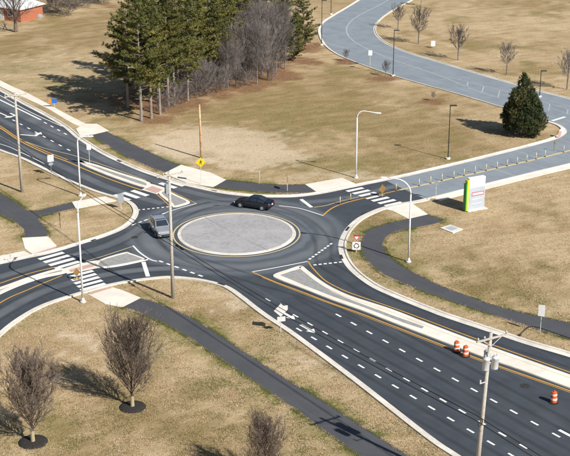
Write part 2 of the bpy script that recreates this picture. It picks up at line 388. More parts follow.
# pavement beyond kerb on the east leg and the upper left
def pavement(name, pts, mat='pad_concrete', z=0.035, lab=None, n=0):
    o = sheet(name, G(pts, n) if not isinstance(pts[0], Vector) else pts, z, M[mat], thick=0.045)
    if lab: o['label'] = lab
    return o
edge_far = E_B[8:first_left(P(428, 198).x)]
pavement('pavement', offset(edge_far, 0.505) + list(reversed(offset(edge_far, 1.75))), lab='pale concrete pavement along the near side of the upper right road')
ups = G([(-90, 33), (0, 80.5), (25, 92), (48, 104), (70, 116), (88, 125)], 4); lows = G([(-90, 41), (0, 86.5), (25, 98), (48, 109), (68, 121), (82, 128)], 4)
pavement('pavement', ups + list(reversed(lows)), lab='pale concrete pavement along the upper left road, partly in tree shade')
pads = [([(76, 129), (84, 124), (97, 124), (109, 131), (92, 135), (80, 136)], 'concrete landing below the pines at the end of the upper path'),
        ([(181, 165), (211, 173), (226, 180), (213.5, 187.2), (187, 183), (164, 173.5)], 'concrete landing behind the yellow diamond sign'),
        ([(305, 184.5), (342, 178), (357, 184.6), (332.6, 189.8), (317, 192.4)], 'concrete landing beside the tall lamp post above the roundabout'),
        ([(384, 209), (412, 203.6), (428, 214.5), (408.4, 219), (392.6, 211)], 'concrete landing at the right hand crossing'),
        ([(88, 294.5), (111, 287), (121, 290), (141, 298), (122, 307.6), (105, 304)], 'cream concrete landing at the start of the near path'),
        ([(72, 202), (105, 196.6), (117, 201), (76, 209)], 'concrete landing at the left crossing below the upper left road'),
        ([(22, 238), (48, 236.6), (56.6, 246), (45, 252), (32, 254), (25, 249)], 'concrete landing above the left crossing')]
NOGRASS = [np.array([(P(*c).x, P(*c).y) for c in q]) for q, _ in pads]
for q, lab in pads: pavement('pavement', q, 'pad_concrete', 0.04, lab)
o = pavement('pavement', G([(-60, 262), (0, 256), (24, 251.2), (31, 254.6), (0, 261.4), (-60, 270)], 0), lab='pale pavement strip at the left edge beside the crossing')

# bike paths
PATHS = []
def path(upper, lower, lab):
    U, Lw = G(upper, 5), G(lower, 5); PATHS.append((U, Lw))
    sheet('path', U + list(reversed(Lw)), 0.022, M['path_asphalt'])['label'] = lab
path([(97, 126.5), (106, 131), (128, 142), (150, 152), (166, 160), (181, 165.3)], [(86, 132), (98, 140.5), (112, 149), (128, 158), (150, 168), (165, 173.4)], 'asphalt path passing below the pines')
path([(225.5, 180), (250, 182.4), (275, 184.6), (305, 184.5)], [(213.7, 187), (230, 189.6), (250, 191.4), (280, 193.2), (300, 193.6), (318, 192)], 'asphalt path above the black car')
path([(408, 219), (390, 222.8), (372, 228), (362.5, 235), (360.5, 248), (365, 259.5), (376, 270), (389, 278), (420, 290.6), (486, 313.2), (538, 330), (570, 340), (640, 364)],
     [(428, 214.5), (436, 217), (444, 221.5), (430, 226), (414, 228.5), (397, 232), (387.5, 238), (384.5, 245), (388, 254), (400, 264), (420, 275.5), (451, 289.5), (499, 306.5), (538, 316), (570, 322.6), (640, 342)], 'curving asphalt path right of the roundabout')
path([(141, 298), (151, 300.5), (179.5, 311.5), (206, 326), (226, 339), (250.5, 355.5), (290, 381), (319.5, 398.5), (359, 424), (406, 454), (450, 482)],
     [(122, 307.6), (140, 314), (161, 322.6), (180, 333), (200, 346), (227, 363.6), (260, 386), (290, 407), (308, 420), (359, 456), (400, 486)], 'asphalt path running diagonally across the foreground')
path([(-40, 170), (0, 193), (16, 202), (31, 211), (50, 207.2), (73, 202)], [(-40, 193), (0, 215), (12, 221), (22, 230), (23.7, 238), (36, 238), (48.5, 237), (47, 228), (40, 217.5), (58, 213), (76, 209)], 'asphalt path forking at the left edge')

# splitter islands: white kerb ring with grey top
def island(out, name, lab, kerbw=0.36, z=0.11, n=4, fill='grey_fill'):
    pts = G(out, n, True)
    A = sum(a.x * b.y - b.x * a.y for a, b in zip(pts, pts[1:] + pts[:1]))
    s = 1 if A > 0 else -1
    o = sweep(name, pts, [(0, 0.0), (s * 0.03, z - 0.02), (s * 0.06, z), (s * kerbw, z), (s * kerbw, 0.0)], M['pad_concrete'], None, True)
    o['kind'] = 'structure'; o['label'] = lab
    inner = offset(pts, s * (kerbw - 0.01), True)
    sheet('infill', inner, z - 0.03, M[fill], o, None)
    HARD.append(np.array([(p.x, p.y) for p in pts]))
    return o
isl_c = island([(273, 275.6), (288, 270), (301, 266.4), (308, 271), (320, 280.4), (332.5, 288.2), (350, 296.2), (372, 303.4), (393, 310.2), (430, 324.6), (480, 343.4), (543, 365.8), (600, 386), (700, 422), (700, 437), (600, 400), (527.4, 373), (497.4, 362.6), (480, 356.4), (430, 337.4), (393, 323.2), (359, 310), (329, 299.4), (302.6, 289), (279, 280)], 'median_island', 'long white kerbed median island running to the lower right', 0.62, 0.12, 4, 'pad_concrete')
sheet('grey_panel', G([(280, 275.8), (292, 271.6), (300.6, 269.4), (306, 273.4), (320, 284.6), (333, 293), (350, 300.4), (393, 316.4), (424, 327.4), (422, 329.4), (393, 320), (350, 304), (320, 293), (296, 282.4)], 0), 0.1, M['grey_fill'], isl_c, None, hard=False)
isl_a1 = island([(79, 161), (96, 165), (120, 173), (150, 183), (144, 187.6), (118, 179.5), (98, 172), (82, 165)], 'median_island', 'narrow white median island on the upper left road', 0.62, 0.1)
isl_a2 = island([(158, 193.6), (166, 190.6), (178, 196), (190, 202), (184, 205.4), (173, 207.4), (168, 202.6)], 'median_island', 'small grey island with white rim between crossing and roundabout', 0.42, 0.1, 3)
isl_d1 = island([(98, 261), (124, 253), (131, 253.8), (145, 259), (146, 260.6), (118, 266.6), (98, 268)], 'median_island', 'grey island with white rim left of the roundabout', 0.34, 0.1, 3)
isl_d2 = island([(60, 268.8), (66, 273), (40, 279), (10, 290), (-30, 310), (-60, 328), (-60, 312), (-30, 296), (0, 287.6), (30, 277)], 'median_island', 'white and grey median island on the lower left road', 0.55, 0.1, 4)
def slab(name, q, mat, z, parent=None, kind='structure', lab=None):
    o = sheet(name, G(q, 0), z, M[mat], parent, kind, thick=0.03)
    if lab and not parent: o['label'] = lab
    return o
ref_a = slab('pavement', [(141.5, 190), (152, 184.2), (166, 189.4), (156.5, 194.4)], 'pad_concrete', 0.045, lab='crossing refuge on the upper left road')
slab('tactile_panel', [(144.5, 189.6), (152, 186.4), (163, 190.2), (155.8, 193.6)], 'red_dome', 0.06, ref_a)
ref_d = slab('pavement', [(63, 269), (84, 262.4), (98, 260.6), (98, 268), (82, 271.4), (67, 274)], 'pad_concrete', 0.045, lab='crossing refuge on the lower left road')
slab('tactile_panel', [(69, 270.4), (84, 266), (94, 263.8), (95, 266.6), (83, 270), (71, 272.6)], 'red_dome', 0.06, ref_d)
tp = bpy.data.objects
for q in ([(88.5, 293.4), (110, 286.8), (112.4, 288.2), (91, 295)], [(33, 254.2), (55, 247.4), (57, 248.6), (35, 256)]):
    slab('tactile_panel', q, 'red_dome', 0.06, road)

# central island
ring = [RC + Vector((math.cos(a), math.sin(a), 0)) * RR for a in np.linspace(0, 2 * math.pi, 96, endpoint=False)]
ci = sweep('central_island', ring, [(0, 0.0), (0.05, 0.09), (0.42, 0.11), (0.42, 0.0)], M['concrete'], None, True)
tag(ci, 'round pale grey concrete centre of the roundabout with cream kerb', kind='structure')
HARD.append(np.array([(p.x, p.y) for p in ring]))
mb = MB(); c0 = 0
K = 64
for rr, zz in ((RR - 0.41, 0.10), (RR * 0.7, 0.108), (RR * 0.4, 0.114), (RR * 0.12, 0.116)):
    for j in range(K): mb.v.append(RC + Vector((math.cos(2 * math.pi * j / K) * rr, math.sin(2 * math.pi * j / K) * rr, zz)))
for i in range(3):
    for j in range(K): mb.f.append((i * K + j, i * K + (j + 1) % K, i * K + K + (j + 1) % K, i * K + K + j))
mb.f.append(tuple(3 * K + j for j in range(K)))
mb.build('apron', M['island'], ci, True)
M['joint'] = mk('joint_tar', (0.24, 0.24, 0.245), (0.32, 0.32, 0.325), 3.0, 0.9)
for q, w_ in (([(205, 218), (241, 238), (268, 251)], 0.09), ([(190, 240), (236, 226), (272, 220)], 0.06), ([(222, 250.5), (262, 216)], 0.05)):
    ribbon('joint', G(q, 4), w_, 0.12, M['joint'], ci)

# ------------------------------------------------------------------ painted markings (children of the road)
ZP = 0.02
def line(pts, w=0.12, mat='white_paint', name='edge_line', z=None, par=None, n=6):
    return ribbon(name, G(pts, n), w, z or ZP, M[mat], par or road)
def quad_bar(c, d, L, w, name='crosswalk_bar', mat='white_paint', z=None, par=None):
    d = d.normalized(); nn = Vector((-d.y, d.x, 0)); zz = z or ZP
    o = MB().poly([Vector((q.x, q.y, zz)) for q in (c - d * L / 2 - nn * w / 2, c + d * L / 2 - nn * w / 2, c + d * L / 2 + nn * w / 2, c - d * L / 2 + nn * w / 2)]).build(name, M[mat], par or road, fix=False)
    return o
def dashes(a, b, step, L, w, name='lane_dash', n0=0, par=None):
    A, B = P(*a), P(*b); d = (B - A).normalized(); k = int(round((B - A).length / step))
    st = (B - A).length / k
    for i in range(-n0, k + 1): quad_bar(A + d * st * i, d, L, w, name, par=par)
dashes((338.4, 315.5), (556.1, 435.2), 2.41, 0.85, 0.2)
dashes((267.6, 300), (523.4, 446.5), 2.41, 0.85, 0.2)
dashes((299, 329.7), (512, 455.5), 2.41, 0.85, 0.2)
line([(559, 430), (580, 441), (640, 476)], 0.3, n=0, name='lane_line')
dashes((13.8, 120.5), (68.6, 150), 2.5, 0.95, 0.22)
dashes((45.4, 123), (65.4, 134), 2.5, 0.95, 0.22)
line([(-60, 71), (0, 100), (41, 120)], 0.3, name='lane_line')
line([(-40, 96), (0, 113), (7, 116.4)], 0.25, name='lane_line')
line([(0, 95.5), (30, 112), (62, 126.5)], 0.14, name='lane_line')
line([(-60, 128), (0, 144), (20, 152), (45, 164)], 0.12)
# yellow lines
yl = [(-60, 98), (-20, 117.5), (0, 128), (21, 141.6), (47, 154), (68, 162), (79, 166.8), (98, 174.8), (118, 182.3), (142, 190.4)]
line(yl, 0.22, 'yellow_paint', 'yellow_line'); line([(x - 0.4, y - 2.2) for x, y in yl[:6]], 0.18, 'yellow_paint', 'yellow_line')
line([(21, 140), (45, 148.4), (68, 154), (84, 158.8), (110, 167.4), (146, 180.4)], 0.12, 'pale_yellow', 'yellow_line')
line([(157, 194.6), (165, 201.6), (172, 208.6)], 0.14, 'yellow_paint', 'yellow_line'); line([(167, 189.4), (182, 196.4), (196.5, 203.6)], 0.12, 'yellow_paint', 'yellow_line')
line([(252, 272), (272.8, 281), (302.6, 292.2), (329, 302.4), (359, 313), (393, 326), (430, 340.4), (480, 359.4), (527, 376), (570, 391), (640, 417)], 0.16, 'yellow_paint', 'yellow_line')
line([(262, 277.5), (302.6, 293.6), (359, 314.4), (430, 341.9), (480, 360.8), (570, 392.5), (640, 418)], 0.08, 'yellow_paint', 'yellow_line')
line([(308, 261.4), (313, 268.5), (324.4, 280), (337.7, 287.6), (350, 293), (372, 300.6), (400, 310.4), (430, 321.6), (480, 340.4), (570, 372.4)], 0.14, 'yellow_paint', 'yellow_line')
line([(323, 215.4), (331, 209), (340.5, 204.6), (359, 199.4), (400, 190)], 0.2, 'yellow_paint', 'yellow_line')
line([(314, 207.4), (326, 205.6), (338, 202), (359, 197)], 0.14, 'pale_yellow', 'yellow_line')
line([(400, 190), (430, 183.6), (475, 173.4), (530, 160.8), (575, 149.4), (620, 138)], 0.42, 'pale_yellow', 'yellow_line', 0.026, park_road)
for pts in ([(0, 283.4), (30, 273.4), (58, 266.6)], [(-40, 334), (0, 303), (30, 289), (62, 275.6)]):
    line(pts, 0.16, 'yellow_paint', 'yellow_line')
line([(80, 263), (104, 256), (133, 246.4)], 0.12, 'pale_yellow', 'yellow_line')
rg = [RC + Vector((math.cos(a), math.sin(a), 0)) * (RR + 0.42) for a in np.linspace(0, 2 * math.pi, 96, endpoint=False)]
ribbon('yellow_line', rg, 0.17, ZP, M['pale_yellow'], road, True)
M['faded_paint'] = mk('faded_paint', (0.4, 0.43, 0.46), (0.3, 0.33, 0.37), 1.2, 0.8)
for q, w_ in (([(392, -2), (376, 7), (360, 15), (350, 22.4), (346.4, 30), (350, 38), (362, 46.4), (385, 57), (420, 69), (446, 78)], 0.28), ([(446, 78), (470, 88.6), (500, 98)], 0.2), ([(446, 77), (475, 83.4), (500, 90), (550, 104), (600, 117)], 0.2), ([(468, 82), (466.6, 88)], 0.22), ([(484, 85.6), (482, 92)], 0.22), ([(500, 90), (498, 97)], 0.22), ([(550, 104), (548.4, 111)], 0.22), ([(568, 108.6), (567, 114.6)], 0.22)):
    line(q, w_, 'faded_paint', 'lane_line', 0.0262, park_road)
# white entry lines
line([(252, 272), (280, 267), (308, 261.4)], 0.16, n=4); line([(133, 245.8), (140, 252.8), (150, 259.4), (157, 261.4)], 0.2)
line([(166, 212.6), (180, 208.2), (196.5, 203.6)], 0.16); line([(279, 205.8), (300, 208.6), (323.4, 215.8)], 0.16)
def dots(a, b, step, L, w): dashes(a, b, step, L, w, 'yield_dash')
dots((139, 210), (167.5, 207), 0.58, 0.3, 0.28); dots((133.7, 224.6), (164, 213.6), 0.95, 0.6, 0.24)
dots((161, 261.6), (200.5, 275.8), 1.1, 0.62, 0.26); dots((310, 259), (331, 244), 0.75, 0.42, 0.26); dots((315, 265), (340.5, 262.2), 0.58, 0.34, 0.3)
for a, b in (((301, 199.4), (311.6, 207.4)), ((143.4, 262), (148, 276.6)), ):
    quad_bar((P(*a) + P(*b)) / 2, P(*b) - P(*a), (P(*b) - P(*a)).length, 0.45, 'stop_bar')
quad_bar((P(550, 121.6) + P(567, 116.4)) / 2, P(567, 116.4) - P(550, 121.6), 3.2, 0.5, 'stop_bar', z=0.026, par=park_road)
# crosswalk bars
def zebra(c0, c1, n, d0, L, w):
    A, B = P(*c0), P(*c1); d = P(*d0[1]) - P(*d0[0])
    for i in range(n): quad_bar(A.lerp(B, i / (n - 1)), d, L, w)
zebra((355, 189.7), (393.5, 204.2), 7, ((344.4, 191.4), (364.6, 187)), 2.5, 0.62)
zebra((51.3, 256), (67.4, 265), 4, ((37, 259), (66, 251)), 3.1, 0.62)
zebra((81, 274), (93, 287), 5, ((70, 276.6), (95, 270)), 2.9, 0.55)
zebra((121.6, 197.6), (139.8, 193.2), 3, ((113.5, 194.5), (129.3, 200)), 2.9, 0.7)
zebra((159.5, 187.6), (176, 183.6), 3, ((152, 185), (168, 190)), 2.9, 0.7)
# turn arrows
def arrow(c, d, L=2.6, turn=None, w=0.16):
    C, d = P(*c), (P(*d) - P(*c)).normalized(); nn = Vector((-d.y, d.x, 0)); m = MB()
    def q(pts): m.poly([Vector(((C + d * a + nn * b).x, (C + d * a + nn * b).y, ZP + 0.001)) for a, b in pts])
    q([(-L / 2, -w), (L / 2 - 0.9, -w), (L / 2 - 0.9, w), (-L / 2, w)])
    if turn:
        q([(L / 2 - 0.9, -w * turn), (L / 2 - 0.9 + 0.45, -w * turn), (L / 2 - 0.45, 0.9 * turn), (L / 2 - 0.9, 0.9 * turn)][::1 if turn > 0 else -1])
        q([(L / 2 - 1.3, 0.9 * turn), (L / 2 - 0.05, 0.9 * turn), (L / 2 - 0.67, 1.9 * turn)][::1 if turn > 0 else -1])
    else:
        q([(L / 2 - 0.9, -0.48), (L / 2, 0), (L / 2 - 0.9, 0.48)])
    m.build('lane_arrow', M['white_paint'], road, fix=False)
arrow((308, 329), (322, 337), 2.4); arrow((288, 315.5), (300, 322.5), 2.4); arrow((30, 135.5), (48, 137), 3.0, 1); arrow((14, 115), (30, 122), 2.4, -1)
# tyre wear
def wear(pts, w=0.75, offs=(-0.85, 0.85), z=0.016):
    base = G(pts, 8)
    for d in offs: ribbon('tyre_wear', offset(base, d), w, z, M['wear'], road)
wear([(369, 322), (300, 293), (262, 282), (225, 270), (190, 258), (172, 246), (164, 235), (168, 224), (190, 211), (215, 203.5)])
ra, rb = P(338.4, 315.5), P(556.1, 435.2); rd = (rb - ra).normalized(); rn = Vector((-rd.y, rd.x, 0))
pd = lambda x, y: (P(x, y) - ra).dot(rn)
for c_, t0 in ((-pd(424, 389) * 0.55, -4.0), (pd(424, 389) / 2, -6.0), ((pd(431.8, 408) + pd(430, 435)) / 2, 2.0)):
    lane_ = [ra + rn * c_ + rd * t for t in np.linspace(t0, 62, 24)]
    for d_ in (-0.8, 0.8): ribbon('tyre_wear', offset(lane_, d_), 0.7, 0.016, M['wear'], road)
wear([(640, 385), (545, 355), (450, 324), (380, 298), (345, 276), (325, 262), (322, 240), (305, 222), (280, 211), (250, 205), (215, 203)])
wear([(-50, 110), (20, 147), (66, 168), (110, 188), (140, 197.5), (163, 204)])
wear([(-50, 88), (30, 127), (80, 148), (120, 167), (170, 186), (215, 197.6), (260, 203)])
wear([(-60, 296), (0, 277), (50, 262), (100, 248), (128, 236), (146, 224)])
wear([(-60, 356), (0, 314), (50, 289), (100, 276), (140, 270), (180, 268)])

def polish(pts, w=3.0): ribbon('polished_lane', G(pts, 8), w, 0.0145, M['polish'], road)
polish([(-50, 110), (20, 147), (66, 168), (110, 188), (140, 197.5), (163, 204)], 3.2)
polish([(-50, 72), (30, 118), (80, 146), (120, 167), (170, 186), (215, 197.6), (240, 200)], 4.5)
polish([(-50, 92), (30, 134), (60, 150)], 2.6)
polish([(-60, 296), (0, 277), (50, 262), (100, 248), (128, 236), (146, 224)], 2.6)
polish([(-60, 356), (0, 314), (50, 289), (100, 276), (140, 270), (180, 268)], 2.4)
polish([(300, 203), (340, 199), (372, 192), (400, 185)], 2.2)
ribbon('polished_lane', [RC + Vector((math.cos(a), math.sin(a), 0)) * (RR + 3.4) for a in np.linspace(0, 2 * math.pi, 96, endpoint=False)], 3.4, 0.0138, M['polish'], road, True)

# ------------------------------------------------------------------ the ground
def axis(lo, hi, step, far):
    a = list(np.arange(lo, hi + 1e-6, step)); s = step; x = hi; out = []
    while x < far: s *= 1.5; x += s; out.append(x)
    s = step; x = lo; pre = []
    while x > -far: s *= 1.5; x -= s; pre.append(x)
    return np.array(list(reversed(pre)) + a + out)
random.seed(5); rs = np.random.RandomState(7)
class VN:                              # cheap value noise for the turf masks
    def __init__(s, seed): s.t = np.random.RandomState(seed).rand(256, 256)
    def __call__(s, x, y, sc):
        x = np.asarray(x) * sc; y = np.asarray(y) * sc; xi = np.floor(x).astype(int); yi = np.floor(y).astype(int)
        fx = x - xi; fy = y - yi; fx = fx * fx * (3 - 2 * fx); fy = fy * fy * (3 - 2 * fy); t = s.t
        g_ = lambda a, b: t[a % 256, b % 256]
        return (g_(xi, yi) * (1 - fx) + g_(xi + 1, yi) * fx) * (1 - fy) + (g_(xi, yi + 1) * (1 - fx) + g_(xi + 1, yi + 1) * fx) * fy
vn = VN(3)
def fbm(x, y, sc): return 0.5 * vn(x, y, sc) + 0.3 * vn(x + 31, y - 17, sc * 2.1) + 0.2 * vn(x - 7, y + 51, sc * 4.3)
edge_pts = np.array([(p.x, p.y) for U, Lw in PATHS for q in (U, Lw) for p in q])
kerb_pts = np.array([(p.x, p.y) for q in (E_N, E_B, E_C, E_D, E_NE) for p in q])
def dmin(x, y, pts):
    out = np.full(x.shape, 1e9)
    for a in range(0, len(x), 20000):
        s = slice(a, a + 20000)
        out[s] = np.sqrt(((x[s, None] - pts[None, :, 0]) ** 2 + (y[s, None] - pts[None, :, 1]) ** 2).min(1))
    return out
# blobs: (x, y, radius across, radius in depth, strength)
SAND = [(215, 143, 10, 9, 1.0), (250, 155, 9, 6, 0.9), (185, 150, 8, 7, 0.9), (350, 176, 9, 2.5, 0.6), (235, 297, 4, 4, 0.7), (300, 350, 5, 7, 0.45), (80, 345, 4, 4, 0.5), (60, 66, 26, 12, 0.45), (430, 178, 8, 4, 0.5)]
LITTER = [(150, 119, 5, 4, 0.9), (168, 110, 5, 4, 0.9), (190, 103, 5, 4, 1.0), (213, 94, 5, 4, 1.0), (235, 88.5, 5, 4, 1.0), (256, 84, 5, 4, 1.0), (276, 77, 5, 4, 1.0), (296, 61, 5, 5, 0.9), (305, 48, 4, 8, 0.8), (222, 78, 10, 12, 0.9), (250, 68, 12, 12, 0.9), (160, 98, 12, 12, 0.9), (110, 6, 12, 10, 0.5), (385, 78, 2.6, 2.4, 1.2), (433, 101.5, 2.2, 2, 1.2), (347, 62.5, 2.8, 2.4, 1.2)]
GREEN = [(15, 68, 7, 4, 0.8), (45, 85, 6, 4, 0.9), (100, 70, 10, 8, 0.35), (290, 120, 13, 12, 0.45), (400, 240, 2, 5, 0.9), (110, 138, 4, 4, 0.7), (350, 165, 10, 6, 0.5), (60, 428, 6, 5, 0.35), (245, 405, 6, 6, 0.3), (460, 160, 9, 3, 0.5), (175, 345, 4, 4, 0.6), (240, 385, 4, 3, 0.7), (440, 275, 5, 4, 0.6), (500, 300, 6, 3, 0.6), (270, 345, 3, 4, 0.5)]
OLIVE = [(300, 105, 26, 26, 1.0), (380, 130, 22, 20, 0.8), (250, 115, 14, 10, 1.0), (330, 165, 16, 7, 0.8), (440, 130, 16, 18, 0.7), (60, 40, 22, 18, 0.75), (10, 45, 18, 14, 0.75), (115, 20, 16, 18, 0.8), (430, 262, 8, 8, 0.7), (480, 288, 8, 6, 0.7), (150, 400, 7, 8, 0.75), (80, 430, 6, 7, 0.7), (70, 390, 6, 5, 0.45), (200, 430, 6, 6, 0.5), (500, 40, 40, 10, 0.5), (540, 70, 20, 6, 0.55), (550, 3, 60, 12, 0.7), (430, 40, 14, 12, 0.6), (60, 175, 5, 5, 0.5), (100, 215, 5, 6, 0.6), (220, 315, 6, 4, 0.5), (545, 215, 9, 7, 0.4), (380, 225, 3, 6, 0.9)]
def blobs(x, y, L):
    out = np.zeros_like(x)
    for px, py, rx, ry, s in L:
        c = P(px, py); d = ((x - c.x) / rx) ** 2 + ((y - c.y) / ry) ** 2
        out = np.maximum(out, s * np.exp(-d * 0.9))
    return out
def masks(x, y):
    de = dmin(x, y, edge_pts); dk = dmin(x, y, kerb_pts); f = fbm(x, y, 0.5); f2 = fbm(x + 90, y, 0.16)
    gr = np.clip(np.exp(-(de / 1.1) ** 2) * 1.2 + np.exp(-((dk - 0.9) / 0.7) ** 2) * 0.35, 0, 1) * np.clip((f - 0.32) * 4.0, 0, 1)
    gr = np.maximum(gr, blobs(x, y, GREEN) * np.clip((f - 0.3) * 4, 0.0, 1))
    gr = np.maximum(gr, np.clip((f2 - 0.62) * 3.2, 0, 0.5) * np.clip((f - 0.3) * 3, 0, 1))
    st = lambda v, a, b: np.clip((v - a) / (b - a), 0, 1) ** 2 * (3 - 2 * np.clip((v - a) / (b - a), 0, 1))
    fine = fbm(x - 50, y + 20, 1.1)
    sa = st(blobs(x, y, SAND) + 0.9 * (f - 0.5) + 0.5 * (fine - 0.5), 0.36, 0.62) * 0.95
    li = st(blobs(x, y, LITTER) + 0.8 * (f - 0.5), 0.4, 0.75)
    ol = st(blobs(x, y, OLIVE) + 1.1 * (f2 - 0.5) + 0.8 * (f - 0.5), 0.22, 0.8)
    return gr, sa, li, ol
def mat_ground():
    m = bpy.data.materials.new('dormant_turf'); m.use_nodes = True; t = m.node_tree; N = t.nodes; Lk = t.links
    b = N['Principled BSDF']; b.inputs['Roughness'].default_value = 0.95; b.inputs['Specular IOR Level'].default_value = 0.1
    tc = N.new('ShaderNodeTexCoord').outputs['Object']
    at = N.new('ShaderNodeAttribute'); at.attribute_name = 'turf'; se = N.new('ShaderNodeSeparateColor'); Lk.new(at.outputs['Color'], se.inputs[0])
    def noise(s, d=6.0, vec=None, r=0.65):
        n = N.new('ShaderNodeTexNoise'); n.inputs['Scale'].default_value = s; n.inputs['Detail'].default_value = d; n.inputs['Roughness'].default_value = r
        Lk.new(vec or tc, n.inputs['Vector']); return n.outputs['Fac']
    def mr(f, a, c, x=0.0, y=1.0):
        r = N.new('ShaderNodeMapRange'); r.interpolation_type = 'SMOOTHSTEP'
        for k, v in (('From Min', a), ('From Max', c), ('To Min', x), ('To Max', y)): r.inputs[k].default_value = v
        Lk.new(f, r.inputs['Value']); return r.outputs['Result']
    def mix(f, a, c, mode='MIX'):
        x = N.new('ShaderNodeMix'); x.data_type = 'RGBA'; x.blend_type = mode
        if isinstance(f, float): x.inputs[0].default_value = f
        else: Lk.new(f, x.inputs[0])
        for sock, val in ((x.inputs[6], a), (x.inputs[7], c)):
            if isinstance(val, tuple): sock.default_value = (*val, 1)
            else: Lk.new(val, sock)
        return x.outputs[2]
    mp = N.new('ShaderNodeMapping'); mp.vector_type = 'TEXTURE'; mp.inputs['Rotation'].default_value = (0, 0, math.radians(24)); mp.inputs['Scale'].default_value = (7, 1.2, 1); Lk.new(tc, mp.inputs['Vector'])
    mp2 = N.new('ShaderNodeMapping'); mp2.vector_type = 'TEXTURE'; mp2.inputs['Rotation'].default_value = (0, 0, math.radians(28)); mp2.inputs['Scale'].default_value = (3.6, 1.3, 1); Lk.new(tc, mp2.inputs['Vector'])
    c = mix(mr(noise(0.22, 7), 0.38, 0.62), (0.5, 0.385, 0.235), (0.385, 0.28, 0.155))
    c = mix(mr(noise(0.9, 6, mp.outputs[0]), 0.42, 0.66, 0, 0.8), c, (0.57, 0.455, 0.295))
    c = mix(mr(noise(0.05, 4), 0.46, 0.66, 0, 0.55), c, (0.34, 0.245, 0.13))
    c = mix(mr(noise(0.13, 6), 0.55, 0.72, 0, 0.5), c, (0.27, 0.225, 0.1))
    c = mix(mr(noise(2.2, 6), 0.5, 0.72, 0, 0.55), c, (0.25, 0.18, 0.095))
    c = mix(at.outputs['Alpha'], c, mix(mr(noise(0.7, 6, mp2.outputs[0]), 0.36, 0.68), (0.25, 0.182, 0.085), (0.37, 0.275, 0.148)))
    c = mix(se.outputs[1], c, mix(mr(noise(2.4, 6), 0.4, 0.7), (0.64, 0.525, 0.385), (0.53, 0.415, 0.28)))
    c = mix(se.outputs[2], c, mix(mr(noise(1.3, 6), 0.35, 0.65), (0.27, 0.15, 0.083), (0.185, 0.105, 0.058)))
    c = mix(se.outputs[0], c, mix(mr(noise(2.0, 5), 0.35, 0.65), (0.17, 0.175, 0.055), (0.27, 0.225, 0.095)))
    c = mix(mr(noise(9.0, 4), 0.42, 0.75, 0.0, 0.45), c, (0.17, 0.12, 0.065))
    Lk.new(c, b.inputs['Base Color'])
    bn = N.new('ShaderNodeBump'); bn.inputs['Strength'].default_value = 0.8; bn.inputs['Distance'].default_value = 0.12
    Lk.new(noise(3.5, 8), bn.inputs['Height']); Lk.new(bn.outputs[0], b.inputs['Normal'])
    return m
xs = axis(-75, 75, 0.7, 2500); ys = axis(84, 300, 0.7, 2500)
X, Y = np.meshgrid(xs, ys); nx, ny = len(xs), len(ys); X, Y = X.ravel(), Y.ravel()
me = bpy.data.meshes.new('ground')
idx = np.arange(nx * ny).reshape(ny, nx)
quads = np.stack([idx[:-1, :-1], idx[:-1, 1:], idx[1:, 1:], idx[1:, :-1]], -1).reshape(-1, 4)
me.vertices.add(nx * ny); me.vertices.foreach_set('co', np.stack([X, Y, np.zeros_like(X)], 1).ravel())
me.loops.add(quads.size); me.loops.foreach_set('vertex_index', quads.ravel())
me.polygons.add(len(quads)); me.polygons.foreach_set('loop_start', np.arange(len(quads)) * 4)
me.update(calc_edges=True)
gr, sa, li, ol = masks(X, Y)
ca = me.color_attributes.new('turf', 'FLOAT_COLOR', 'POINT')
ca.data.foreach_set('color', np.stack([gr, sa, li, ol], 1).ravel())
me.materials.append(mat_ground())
ground = bpy.data.objects.new('ground', me); COL.objects.link(ground); ground['kind'] = 'structure'; ground['label'] = 'tan dormant winter grass around the roads'

